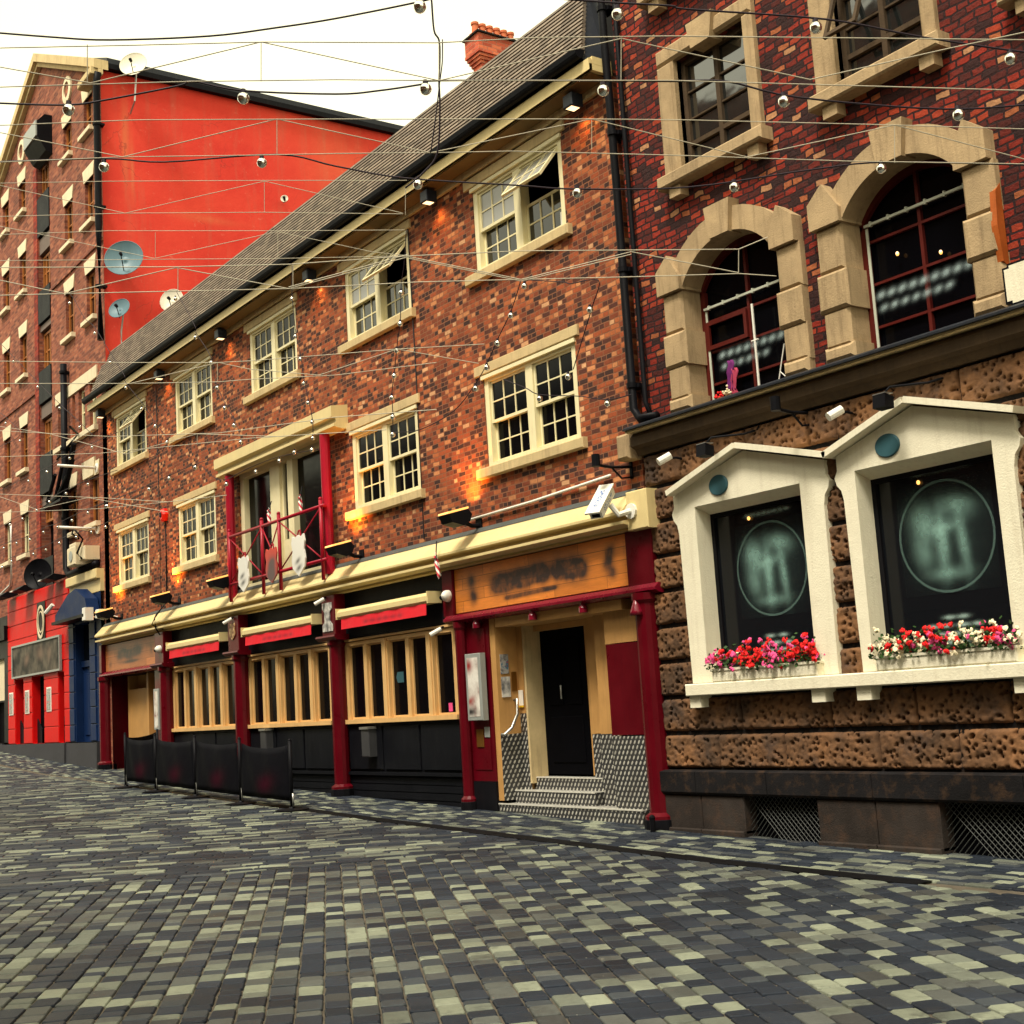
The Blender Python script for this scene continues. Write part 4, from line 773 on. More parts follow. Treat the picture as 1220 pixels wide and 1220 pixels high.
# plinth
pl_=MB(); x=XA-.06
pr_=[(-.135,-1.125),(-.15,-1.10),(-.15,-.885),(-.10,-.868),(0,-.868),(0,-1.125)]
for L in (.62,1.05,1.35,1.6,1.2,1.4,1.3,1.5,1.6,1.2,1.2):
    x1=min(x+L,XB); pl_.prism([(a,b2) for a,b2 in pr_],x+.004,x1-.004,axis='x'); x=x1
    if x>=XB: break
pl_.build('plinth_band',M['darkstone'],rb)
pl_=MB()
vents=[(-10.06,-9.06),(-7.63,-6.5),(-4.9,-3.9),(-2.4,-1.4)]
xs=[XA-.05]+[v for a in vents for v in a]+[XB]
for i in range(0,len(xs),2):
    a,b2=xs[i],xs[i+1]; mid=(a+b2)/2
    for u0,u1 in ((a,mid-.004),(mid+.004,b2)):
        pl_.bbox(u0,u1,-.115,.1,gz(mid)+.02,-1.13,.012); pl_.bbox(u0,u1,-.15,.1,gz(mid)-.06,gz(mid)+.045,.012)
pl_.split('plinth_stone',M['brownstone'],rb)
for a,b2 in vents:
    v=MB(); zt,zb=-1.13,gz(a)-.03
    v.box(a,b2,.06,.09,zb,zt); v.build('vent_recess',M['innerdark'],rb)
    v=MB(); H=zt-zb; n=int((b2-a+H)/.06)
    for i in range(n):
        for sgn in (1,-1):
            x0=a+i*.06-(H if sgn>0 else 0); x1=x0+H
            p0=[x0,zb] if sgn>0 else [x0,zt]; p1=[x1,zt] if sgn>0 else [x1,zb]
            def cl(p,q_):
                (xa,za),(xb,zb2)=p,q_; t0,t1=0,1
                if xb==xa: return None
                lo=(a-xa)/(xb-xa); hi=(b2-xa)/(xb-xa); t0=max(0,min(lo,hi)); t1=min(1,max(lo,hi))
                if t1-t0<.03: return None
                return (xa+(xb-xa)*t0,za+(zb2-za)*t0),(xa+(xb-xa)*t1,za+(zb2-za)*t1)
            s=cl(p0,p1)
            if s: v.tube([(s[0][0],-.03+sgn*.004,s[0][1]),(s[1][0],-.03+sgn*.004,s[1][1])],.004,4)
    v.build('vent_grille',M['steel'] if 0 else M['lead'],rb)
# string course
s=MB(); s.prism([(0,2.95),(-.16,2.95),(-.20,2.90),(-.20,2.80),(-.14,2.77),(-.10,2.70),(0,2.70)],XA-.02,XB,axis='x'); s.build('string_course',M['stringstone'],rb)
s=MB(); s.prism([(0,3.07),(-.27,3.02),(-.31,2.995),(-.31,2.975),(0,2.975)],XA-.02,XB,axis='x'); s.build('lead_capping',M['darklead'],rb)
s=MB(); s.box(XA-.02,XB,-.27,-.001,2.952,2.973); s.build('string_fillet',M['sill'],rb)
# ---- arched windows
def arch_window(D,big):
    il,ir=D['il'],D['ir']; cx=(il+ir)/2; hs=(ir-il)/2; zs=4.40; rise=.44 if not big else .40
    r=(hs*hs+rise*rise)/(2*rise); cz=zs+rise-r; a=math.asin(hs/r)
    z0=3.06
    F=MB()   # frame with bars
    yf=.19
    F.box(il,il+.07,yf,yf+.08,z0,zs); F.box(ir-.07,ir,yf,yf+.08,z0,zs); F.box(il+.07,ir-.07,yf,yf+.08,z0,z0+.05)
    P=archpts(cx,cz,r,math.pi/2+a,math.pi/2-a,20)
    for (xa,za),(xb,zb) in zip(P,P[1:]):
        F.add([(xa,yf,za),(xb,yf,zb),(xb,yf,zb-.07),(xa,yf,za-.07),(xa,yf+.08,za),(xb,yf+.08,zb),(xb,yf+.08,zb-.07),(xa,yf+.08,za-.07)],[(0,1,2,3),(2,3,7,6)])
    F.box(cx-.018,cx+.018,yf+.01,yf+.06,z0+.05,zs+rise-.05)
    for zz in ((4.22,3.79,3.36) if big else (4.05,3.70,3.33)): F.box(il+.07,ir-.07,yf+.012,yf+.055,zz-.013,zz+.013)
    if not big:
        ring(F,il+.075,cx-.02,3.72,4.04,.045,yf-.02,yf+.009)
    W=F.build('arched_window',M['redwood'],rb)
    G=MB(); poly=[(il,z0),(ir,z0)]+archpts(cx,cz,r,math.pi/2-a,math.pi/2+a,20)
    G.add([(x,yf+.05,z) for x,z in poly],[tuple(range(len(poly)))]); G.build('pane',M['glassdim'],W,recalc=False)
    B=MB(); B.box(il+.07,ir-.07,yf-.03,yf-.005,4.37 if big else 4.18,4.395 if big else 4.205)
    for i in range(6): B.box(il+.15+i*(ir-il-.3)/5-.01,il+.15+i*(ir-il-.3)/5+.01,yf-.035,yf-.002,4.36 if big else 4.17,4.41 if big else 4.22)
    B.box(il+.072,il+.10,yf-.01,yf+.0,z0+.05,4.36 if big else 4.17)
    B.build('pale_rail',M['palebar'],W)
    S=MB(); ol,orr=D['ol'],D['orr']; wj=(il-ol)*.93
    # jamb shafts and blocks
    for sx,xi,xo in ((1,il,ol),(-1,ir,orr)):
        j0,j1=sorted((xi,xi-sx*wj)); o0,o1=sorted((xi+sx*.03,xo))
        S.bbox(j0,j1,-.10,.19,3.2,3.575,.03); S.bbox(j0,j1,-.10,.19,3.96,4.42,.03)
        S.bbox(o0,o1,-.125,.19,3.57,3.955,.03)
        S.bbox(o0,o1,-.12,.19,3.06,3.22,.04)
        # impost block with sloped shoulder
        pts=[(xi+sx*.03,4.42),(xo,4.42),(xo,4.69),(xo+sx*.2,4.85),(xi+sx*.03,4.57)] if sx>0 else [(xi-.03,4.42),(xi-.03,4.57),(xo-.2,4.85),(xo,4.69),(xo,4.42)]
        if sx>0: pts=pts
        S.prism(pts,-.15,.19)
    # voussoirs
    ro=r+.26; n=20; a2=a*.98
    Pi=archpts(cx,cz,r,math.pi/2+a2,math.pi/2-a2,n); Po=archpts(cx,cz,ro,math.pi/2+a2,math.pi/2-a2,n)
    for i in range(n):
        (xa,za),(xb,zb),(xc,zc_),(xd,zd)=Pi[i],Pi[i+1],Po[i+1],Po[i]
        S.add([(xa,-.10,za),(xb,-.10,zb),(xc,-.10,zc_),(xd,-.10,zd),(xa,.19,za),(xb,.19,zb),(xc,.0,zc_),(xd,.0,zd)],[(0,1,2,3),(0,4,5,1),(3,2,6,7)])
    kz=zs+rise; S.prism([(cx-.15,kz-.03),(cx+.14,kz-.03),(cx+.19,kz+.33),(cx-.20,kz+.33)],-.16,.05)
    S.build('stone_surround',M['stone'],W)
    # spandrel fill between square hole and arch
    K=MB()
    for s_ in (0,1):
        A=archpts(cx,cz,r+.1,math.pi/2,math.pi/2+(a+.25)*(1 if s_ else -1),10)
        xe=D['il']-.1 if s_ else D['ir']+.1
        poly=[(cx,5.0)]+[(max(min(x,ir+.1),il-.1),z) for x,z in A]+[(xe,A[-1][1]),(xe,5.0)]
        K.add([(x,.004,z) for x,z in poly],[tuple(range(len(poly)))])
    K.build('spandrel',M['redbrick'],rb,recalc=False)
    return W
WA_=arch_window(AA,False); WB_=arch_window(AB,True)
# upper square windows
def up_window(a,b2,z0,z1,opened=False):
    F=MB(); yf=.06; ring(F,a,b2,z0,z1,.06,yf,yf+.07); cx=(a+b2)/2; F.box(cx-.03,cx+.03,yf,yf+.07,z0+.06,z1-.06)
    F.box(a+.06,b2-.06,yf+.002,yf+.068,z0+.30,z0+.35)
    for zz in (z0+.62,z0+.94): F.box(a+.06,b2-.06,yf+.015,yf+.05,zz-.01,zz+.01)
    W=F.build('window',M['stringstone'],rb)
    G=MB(); G.add([(a,yf+.045,z0),(b2,yf+.045,z0),(b2,yf+.045,z1),(a,yf+.045,z1)],[(0,1,2,3)]); G.build('pane',M['skyglass'],W,recalc=False)
    if opened:
        q=sash(a+.07,cx-.04,z0+.36,z1-.06,yf-.02,1,1,.04); T=Matrix.Translation((0,yf,z1-.06))@Matrix.Rotation(R(-22),4,'X')@Matrix.Translation((0,-yf,-(z1-.06))); q.xf(T); q.build('sash',M['stringstone'],W)
    S=MB()
    S.bbox(a-.27,a,-.09,.18,z0,z1,.03); S.bbox(b2,b2+.15,-.09,.18,z0,z1,.03); S.bbox(a-.27,b2+.15,-.09,.18,z1+.002,z1+.20,.03)
    S.prism([(cx-.17,z1-.05),(cx+.13,z1-.05),(cx+.19,z1+.25),(cx-.22,z1+.25)],-.14,.1)
    S.bbox(a-.30,b2+.24,-.19,.18,z0-.15,z0-.003,.02); S.box(a-.16,a+.02,-.13,0,z0-.28,z0-.152); S.box(b2-.02,b2+.14,-.13,0,z0-.28,z0-.152)
    S.build('stone_surround',M['stone'],W); return W
for i,u in enumerate(ups): up_window(*u,opened=(i==1))
# ---- white pedimented windows
m,nt,b=newmat('restaurant_glass'); b.inputs['Base Color'].default_value=(.006,.007,.009,1); b.inputs['Roughness'].default_value=.1; b.inputs['Specular IOR Level'].default_value=.25; M['restglass']=m
def ped_window(ol,orr,pl0,pax,pr0,oi,oo,zo0,zo1):
    y0=-.12
    S=MB()
    apex=2.44; sh=2.14
    prof=[(ol+.10,.04),(ol+.06,.6),(ol+.04,1.74),(ol+.02,1.76),(ol-.06,1.84),(ol-.05,1.90),(ol-.10,1.93),(ol-.05,1.97),(ol,2.02),(ol-.02,sh)]
    # frame built as panels round the opening
    zb=.06
    S.prism([(ol+.05,zb),(oi,zb),(oi,zo1),(ol-.03,sh),(ol-.03,2.0),(ol-.07,1.93),(ol-.05,1.86),(ol+.0,1.8),(ol+.02,1.70)],y0,0)
    S.prism([(oo,zb),(orr-.04,zb),(orr-.02,1.70),(orr,1.8),(orr+.05,1.86),(orr+.07,1.93),(orr+.03,2.0),(orr+.03,sh),(oo,zo1)],y0,0)
    S.prism([(oi+.0005,zo1),(oo-.0005,zo1),(orr+.0295,sh),(pax,apex),(ol-.0295,sh)],y0,0)
    S.box(oi,oo,y0+.001,0,zb,zo0)
    # reveals
    S.add([(oi,0,zo0),(oi,.16,zo0),(oi,.16,zo1),(oi,0,zo1)],[(0,1,2,3)]); S.add([(oo,0,zo0),(oo,.16,zo0),(oo,.16,zo1),(oo,0,zo1)],[(3,2,1,0)])
    S.add([(oi,y0+.002,zo1-.002),(oi,.16,zo1-.10),(oo,.16,zo1-.10),(oo,y0+.002,zo1-.002)],[(0,1,2,3)]); S.add([(oi,0,zo0),(oo,0,zo0),(oo,.16,zo0),(oi,.16,zo0)],[(0,1,2,3)])
    W=S.build('pedimented_window',M['white'],rb)
    H=MB()
    for (xa,za),(xb,zb2) in (((pl0,sh-.01),(pax,apex+.02)),((pax,apex+.02),(pr0,sh-.01))):
        d=Vector((xb-xa,0,zb2-za)).normalized(); n=Vector((-d.z,0,d.x))
        q=[(xa,za),(xb,zb2),(xb+n.x*.055,zb2+.058),(xa+n.x*.055,za+.058)]
        H.prism(q,-.25,-.02)
    H.build('hood_moulding',M['white'],W)
    F=MB(); ring(F,oi+.001,oo-.001,zo0,zo1-.075,.05,.10,.15); F.build('frame',M['black'],W)
    G=MB(); G.add([(oi,.13,zo0),(oo,.13,zo0),(oo,.13,zo1-.09),(oi,.13,zo1-.09)],[(0,1,2,3)]); G.build('pane',M['restglass'],W,recalc=False)
    return W
PA=ped_window(-10.72,-8.58,-10.72,-9.63,-8.43,-10.42,-8.89,.2,1.965)
PB=ped_window(-8.37,-6.47,-8.45,-7.46,-6.36,-8.19,-6.68,.16,1.965)
PC=ped_window(-5.75,-3.95,-5.85,-4.85,-3.85,-5.55,-4.15,.16,1.965)
s=MB(); s.bbox(-10.68,-3.7,-.24,0,-.075,.055,.012)
for x in (-10.58,-8.84,-8.28,-6.6,-5.7,-4.1): s.box(x-.085,x+.085,-.19,0,-.20,-.078)
s.build('window_ledge',M['white'],rb)
# window graphics (smudged emblem disc and lettering)
def decal(name,x0,x1,z0,z1,y,L,col,parent,rough=.5,edge=None,grain=18,emis=0):
    m,nt,b=newmat(name+'_mat'); P_,ax,az=xz(nt)
    f=blobs(nt,ax,az,L); n_=noise_n(nt,P_,grain,3,.6); f=mth(nt,'MULTIPLY',f,mth(nt,'ADD',mth(nt,'MULTIPLY',n_,.9),.45),clamp=True)
    b.inputs['Base Color'].default_value=(*col,1); b.inputs['Roughness'].default_value=rough
    if emis: b.inputs['Emission Color'].default_value=(*col,1); b.inputs['Emission Strength'].default_value=emis
    nt.links.new(f,b.inputs['Alpha'])
    q=MB(); q.add([(x0,y,z0),(x1,y,z0),(x1,y,z1),(x0,y,z1)],[(0,1,2,3)]); return q.build(name,m,parent,recalc=False)
def emblem(W,cx,cz,r,zt,rows,seed):
    rd=random.Random(seed)
    L=[(cx-.45*r,cz+.30*r,.26*r,.34*r,.4,.62),(cx+.28*r,cz+.52*r,.34*r,.18*r,-.2,.55),(cx-.08*r,cz-.1*r,.13*r,.55*r,0,.6),(cx+.34*r,cz-.15*r,.11*r,.5*r,.1,.5),(cx-.5*r,cz-.25*r,.2*r,.3*r,.3,.4),(cx,cz-.66*r,.42*r,.12*r,0,.4),(cx,cz+.15*r,.4*r,.12*r,.2,.35),(cx+.05*r,cz,.9*r,.9*r,0,.05)]
    o=decal('window_emblem',cx-r,cx+r,cz-r,cz+r,.118,L,(.26,.46,.40),W)
    q=MB(); n=40
    for i in range(n):
        a0,a1=2*math.pi*i/n,2*math.pi*(i+1)/n
        q.add([(cx+r*math.cos(a0),.119,cz+r*math.sin(a0)),(cx+r*math.cos(a1),.119,cz+r*math.sin(a1)),(cx+r*.955*math.cos(a1),.119,cz+r*.955*math.sin(a1)),(cx+r*.955*math.cos(a0),.119,cz+r*.955*math.sin(a0))],[(0,1,2,3)])
    q.build('emblem_ring',M['emb'],W,recalc=False)
    L=[]
    for j,(k,ww) in enumerate(rows):
        for i in range(k): L.append((cx+(i-(k-1)/2)*ww+rd.uniform(-.02,.02),zt-.075*j,ww*.42,.02,0,.8))
    decal('window_lettering',cx-r*1.1,cx+r*1.1,zt-.35,zt+.08,.118,L,(.36,.50,.46),W,grain=30)
    L=[(cx+(i-3.5)*.08,cz+r*1.18,.045,.024,0,.6) for i in range(8)]
    decal('window_lettering',cx-r,cx+r,cz+r*1.02,cz+r*1.35,.118,L,(.36,.50,.46),W,grain=30)
m,nt,b=newmat('emblem_ring_film'); b.inputs['Base Color'].default_value=(.15,.26,.23,1); b.inputs['Alpha'].default_value=.35; M['emb']=m
emblem(PA,-9.60,1.20,.50,.50,[(2,.15),(3,.15),(4,.14)],1); emblem(PB,-7.42,1.24,.52,.50,[(2,.15),(4,.15),(3,.16),(2,.14)],2)
def wlet(W,x0,z0,n,dx,dz,y,parent):
    L=[(x0+i*dx,z0+i*dz,dx*.42,.035,.3,.75) for i in range(n)]+[(x0+.02+i*dx,z0-.13+i*dz,dx*.4,.033,.3,.65) for i in range(n-2)]
    decal('window_lettering',x0-.1,x0+n*dx,z0-.25,z0+n*dz+.15,y,L,(.36,.46,.46),parent,grain=30)
wlet(WA_,-10.1,3.62,8,.125,0.0,.182,WA_); wlet(WB_,-7.9,3.66,9,.125,0.0,.182,WB_)
# glowing lamps seen through the glass
for W,x,z in ((PA,-9.85,1.76),(PB,-7.65,1.77),(WB_,-7.18,3.86),(WB_,-7.66,4.0)):
    q=MB(); q.sphere((x,.11 if z<3 else .178,z),.017,8,5,sz=1.3); q.build('lamp_glint',M['glint'],W,smooth=True)
# ================================================================ WAREHOUSE (left)
wh=thing('gabled_warehouse','tall red brick gabled warehouse with a bright red rendered side wall','building',(-35.4,0,-1))
GX,GZ=-35.35,18.45; EL,ER,EZ=-40.9,-30.32,16.0
cols=[(-31.68,-30.98),(-33.40,-32.70),(-37.78,-37.08),(-39.6,-38.90)]
rows=[(14.82,15.72),(12.42,13.55),(9.95,11.15),(7.25,8.5),(4.85,6.0)]
wholes=[]
for ci,c_ in enumerate(cols):
    for ri,r_ in enumerate(rows):
        if ci<2 and ri==3: continue
        wholes.append((c_[0],c_[1],*r_))
wholes+=[(-34.22,-33.55,7.22,8.36),(-33.0,-32.75,7.22,8.36),(-32.45,-31.95,7.22,8.36),(-31.58,-31.06,7.22,8.36)]
wholes.append((-35.85,-34.75,2.6,15.6))
w=MB(); wall(w,EL,ER,-1.2,EZ,wholes+[(-40.8,-30.7,-1.1,2.55)],0,.28)
w.add([(EL,0,EZ),(ER,0,EZ),(GX,0,GZ)],[(0,1,2)]); w.build('front_wall',M['whbrick'],wh,recalc=False)
w=MB(); w.box(-36.2,-35.853,-.035,-.001,3.0,15.6); w.build('pier',M['pierbrick'],wh)
w=MB(); w.add([(ER,0,3.2),(ER,14,3.2),(ER,14,16.2),(ER,0,16.0)],[(0,1,2,3)]); w.build('side_wall',M['redrender'],wh,recalc=False); w=MB(); w.add([(EL,0,-1),(EL,14,-1),(EL,14,16.2),(EL,0,16)],[(3,2,1,0)]); w.build('far_side_wall',M['whbrick'],wh,recalc=False)
w=MB(); w.prism([(ER+.14,16.16),(ER+.14,16.30),(GX,GZ+.18),(EL-.1,16.2),(EL-.1,16.02),(GX,GZ+.01),(ER+.05,16.05)],.12,14.2); w.build('roof',M['darklead'],wh)
w=MB(); w.box(ER+.002,ER+.16,.1,14.2,16.02,16.155); w.build('side_gutter',M['black'],wh)
w=MB()
for (xa,za),(xb,zb) in (((EL-.15,EZ-.1),(GX,GZ+.02)),((GX,GZ+.02),(ER+.2,EZ-.06))):
    w.prism([(xa,za),(xb,zb),(xb,zb+.24),(xa,za+.24)],-.22,.13); w.prism([(xa,za-.13),(xb,zb-.13),(xb,zb-.005),(xa,za-.005)],-.12,.0)
w.build('gable_coping',M['sill'],wh)
w=MB(); w.bbox(ER-.9,ER+.16,-.3,.0,15.80,15.98,.02); w.build('kneeler',M['sill'],wh)
q=MB(); q.box(EL+.1,ER-.1,.9,13.9,-1,15.9); q.build('inner_wall',M['innerdark'],wh)
def wh_window(a,b2,z0,z1,lint=True,sill=True,wood='amber'):
    F=MB(); ring(F,a,b2,z0,z1,.055,.08,.14); F.box((a+b2)/2-.018,(a+b2)/2+.018,.085,.13,z0+.05,z1-.05); F.box(a+.05,b2-.05,.09,.125,(z0+z1)/2-.015,(z0+z1)/2+.015)
    W=F.build('window',M[wood],wh)
    G=MB(); G.add([(a,.12,z0),(b2,.12,z0),(b2,.12,z1),(a,.12,z1)],[(0,1,2,3)]); G.build('pane',M['glass'],W,recalc=False)
    if lint: S=MB(); S.prism([(a-.02,z1),(b2+.02,z1),(b2+.12,z1+.34),(a-.12,z1+.34)],-.025,.05); S.build('lintel',M['palestone'],W)
    if sill: S=MB(); S.bbox(a-.16,b2+.08,-.12,.05,z0-.12,z0-.003,.01); S.build('sill',M['palestone'],W)
for h in wholes[:-1]:
    band=(7.2<h[2]<7.24)
    wh_window(*h,lint=not band,sill=not band,wood='cream_window' if (band or h[2]<5 and h[0]<-36) else 'amber')
s=MB(); s.box(-34.35,-30.95,-.03,.02,8.38,8.68); s.build('lintel_band',M['palestone'],wh)
s=MB(); s.bbox(-34.35,-30.95,-.11,.02,7.08,7.21,.01); s.build('sill_band',M['palestone'],wh)
# hoist bay
def hz(a,b2,y0,y1,z0,z1,nm,mt): q=MB(); q.box(a,b2,y0,y1,z0,z1); return q.build(nm,mt,wh)
a,b2=-35.85,-34.75
hz(a,b2,.25,.28,2.6,15.6,'hoist_bay_back',M['innerdark'])
for (z0,z1) in ((14.65,15.55),(11.95,12.95),(9.7,10.75),(7.35,8.3),(5.5,6.2)):
    q=MB(); ring(q,a+.03,b2-.03,z0,z1,.07,.12,.2)
    for k in (1,2,3): x=a+(b2-a)*k/4; q.box(x-.03,x+.03,.13,.19,z0+.07,z1-.07)
    q.box(a+.1,b2-.1,.14,.18,(z0+z1)/2-.02,(z0+z1)/2+.02)
    D=q.build('loading_window',M['amber'],wh); q=MB(); q.add([(a+.03,.17,z0),(b2-.03,.17,z0),(b2-.03,.17,z1),(a+.03,.17,z1)],[(0,1,2,3)]); q.build('pane',M['glass'],D,recalc=False)
for (z0,z1) in ((13.5,14.6),(11.0,11.9),(8.75,9.65),(6.25,7.3),(2.7,4.5)): hz(a+.01,b2+.02,-.03,.1,z0,z1,'loading_panel',M['ink'])
for (z0,z1) in ((13.0,13.44),(10.8,10.96),(8.35,8.7),(5.95,6.2)): hz(a+.01,b2-.01,.03,.15,z0,z1,'spandrel_board',M['slabgrey'])
q=MB(); q.prism([(-.002,15.42),(-.18,15.5),(-.40,15.85),(-.40,16.30),(-.2,16.52),(-.002,16.52)],-35.65,-34.4,axis='x'); HD=q.build('hoist_hood',M['black'],wh)
q=MB(); q.box(-35.63,-34.42,-.44,-.403,15.88,16.32); q.build('barge_board',M['greymetal'],HD)
for cx,cz in ((-32.95,16.62),(-37.35,16.62)):
    q=MB(); q.lathe((cx,-.0,cz),[(.22,0),(.22,.06),(.36,.05),(.36,0)],24,axis=(0,-1,0)); O=q.build('oculus',M['palestone'],wh); q=MB(); q.lathe((cx,0,cz),[(0,.02),(.22,.02)],24,axis=(0,-1,0)); q.build('louvre',M['whbrick'],O)
# brick string band
s=MB(); s.box(EL,-36.2,-.04,0,9.15,9.25); s.box(-34.7,ER,-.04,0,11.62,11.7); s.split('string_band',M['whbrick'],wh)
# warehouse ground floor: cream band, shop fronts
s=MB(); s.bbox(-33.1,-30.7,-.2,0,3.45,3.68,.02); s.box(-33.1,-30.7,-.10,0,3.15,3.448); s.build('cream_fascia',M['cream'],wh)
rs=thing('red_shopfront','glossy bright red block-painted shopfront with three dark doorways','shopfront',(-36,0,-.5))
w=MB(); oph=[(-38.25,-37.42,-.35,1.42),(-36.55,-35.45,-.35,1.42),(-34.15,-33.68,-.35,1.42)]
wall(w,-39.0,-33.22,-.35,3.72,oph,-.08,.3)
w.add([(-39,-.08,3.72),(-33.22,-.08,3.72),(-33.22,.0,3.72),(-39,.0,3.72)],[(0,1,2,3)])
w.add([(-33.22,-.08,-.35),(-33.22,0,-.35),(-33.22,0,3.72),(-33.22,-.08,3.72)],[(0,1,2,3)])
w.build('wall',M['redpaint'],rs,recalc=False)
w=MB()
for j in range(10):
    z=-.35+.41*j
    for x0,x1 in ((-39,-38.26),(-37.41,-36.56),(-35.44,-34.16),(-33.67,-33.22)) if z<1.3 else ((-39,-33.22),): w.bbox(x0+.01,x1-.01,-.10,-.081,z+.012,z+.398 if z+.4<3.72 else 3.70,.009)
w.build('block_course',M['redpaint'],rs)
for h in oph:
    q=MB(); q.box(h[0],h[1],.12,.16,-.35,1.42); D=q.build('doorway',M['innerdark'],rs)
    q=MB(); q.prism([(h[0]-.0,-.35),(h[0]+.42,-.35),(h[0]+.42,.02),(h[0]+.22,.14),(h[0],.30)],.03,.06); q.build('half_gate',M['ink'],D)
q=MB(); q.box(-35.95,-35.2,-.12,-.101,2.3,3.35); PN=q.build('emblem_panel',M['black'],rs)
q=MB(); q.lathe((-35.57,-.12,2.82),[(.27,.002),(.27,.02),(.33,.02),(.33,.002)],28,axis=(0,-1,0)); q.lathe((-35.57,-.12,2.82),[(.19,.002),(.19,.014),(.215,.014),(.215,.002)],28,axis=(0,-1,0)); q.xf(Matrix.Translation((-35.57,0,2.82))@Matrix.Diagonal((1,1,1.35,1))@Matrix.Translation((35.57,0,-2.82))); q.build('ring',M['palestone'],PN)
m,nt,b=newmat('smudged_picture_sign'); P_,ax,az=xz(nt)
c=mixc(nt,ramp(nt,noise_n(nt,P_,2.2,3,.5),[(.4,0.),(.65,1.)]),(.012,.012,.012),(.12,.10,.075)); c=mixc(nt,blobs(nt,ax,az,[(-36.9,1.9,.25,.15,.3,.7),(-35.6,2.0,.35,.18,0,.6),(-34.8,1.95,.2,.2,0,.5)]),c,(.22,.14,.1)); nt.links.new(c,b.inputs['Base Color']); b.inputs['Roughness'].default_value=.5; b.inputs['Specular IOR Level'].default_value=.08; M['smudge']=m
sg=thing('framed_sign','long grey framed sign with smudged pictures across the red shopfront','sign',(-36.2,-.1,1.4))
q=MB(); ring(q,-38.35,-33.8,1.45,2.35,.05,-.17,-.105); q.build('frame',M['greymetal'],sg); q=MB(); q.box(-38.3,-33.85,-.14,-.11,1.5,2.3); q.build('panel',M['smudge'],sg)
m,nt,b=newmat('poster_print'); P_=obj_coords(nt); c=ramp(nt,noise_n(nt,P_,9,3,.5),[(.3,(.02,.02,.03)),(.48,(.35,.33,.3)),(.55,(.05,.14,.2)),(.62,(.4,.05,.05)),(.75,(.7,.66,.55))]); nt.links.new(c,b.inputs['Base Color']); b.inputs['Roughness'].default_value=.25; M['poster']=m
for x,l_ in ((-38.62,'leftmost small poster on the red shopfront, mostly pale blue'),(-37.0,'middle small white-framed poster on the red shopfront'),(-34.95,'right small poster on the red shopfront nearest the blue door')):
    sign('poster',l_,'poster',x-.2,x+.2,-.101,.45,1.08,M['whiteplastic'],'posters on the red piers',.02,.035,M['poster'])
bs=thing('blue_shopfront','narrow navy blue doorway surround with dark door squeezed beside the pub','shopfront',(-32,0,-.5))
w=MB(); wall(w,-33.2,-30.72,-.35,3.14,[(-32.72,-31.62,-.35,2.5)],-.09,.3)
w.build('wall',M['blue'],bs,recalc=False)
w=MB()
for j in range(8):
    z=-.33+.4*j; w.bbox(-33.18,-32.78,-.12,-.092,z,z+.38,.012); w.bbox(-31.55,-31.12,-.12,-.092,z,z+.38,.012)
w.split('block_course',M['blue'],bs)
w=MB(); w.box(-32.72,-31.62,.1,.15,-.35,1.45); w.bbox(-32.6,-32.2,.08,.099,-.2,1.3,.01); w.bbox(-32.1,-31.74,.08,.099,-.2,1.3,.01); D=w.build('door',M['blue'],bs); w=MB(); w.box(-32.72,-31.62,.05,.15,1.455,1.6); w.build('transom',M['blue'],D); w=MB(); w.box(-32.72,-31.62,.12,.14,1.605,2.5); w.build('pane',M['glass'],D); w=MB(); w.sphere((-31.85,.07,.75),.03,8,6); w.build('knob',M['brass'],D,smooth=True)
w=MB(); w.prism([(-33.25,2.62),(-30.72,2.62),(-30.72,2.70),(-30.85,2.98),(-31.6,3.28),(-32.2,3.2),(-33.25,2.78)],-.42,-.125); w.build('pediment',M['blue'],bs)
w=MB(); w.box(-33.3,-30.72,-.5,-.13,2.545,2.615); w.build('pediment_ledge',M['black'],bs)
ks=thing('black_shopfront','black shopfront with a pale window cut by the left picture edge','shopfront',(-40.2,0,-.4))
w=MB(); wall(w,-42.5,-39.03,-.3,3.3,[(-42.2,-39.45,.9,2.1),(-42,-39.5,-.3,.85)],-.08,.3); w.box(-42.5,-39.0,-.2,-.081,2.6,3.0); w.build('wall',M['black'],ks,recalc=False)
w=MB(); w.box(-42.2,-39.45,.0,.03,.9,2.1); w.build('window_blind',M['palestone'],ks); w=MB(); w.box(-42,-39.5,.1,.14,-.3,.85); w.build('door',M['innerdark'],ks)
sl=thing('step_slab','long grey rendered plinth under the red and blue shopfronts','plinth',(-35,-.2,-1))
w=MB()
w.prism([(-.0,-.36),(-.22,-.36),(-.24,-1.3),(0,-1.3)],-39.6,-33.3,axis='x'); w.prism([(-.0,-.37),(-.18,-.37),(-.20,-1.3),(0,-1.3)],-33.28,-30.9,axis='x'); w.prism([(-.0,-.32),(-.12,-.32),(-.12,-1.3),(0,-1.3)],-43,-39.62,axis='x'); w.build('slab',M['grey'],sl)
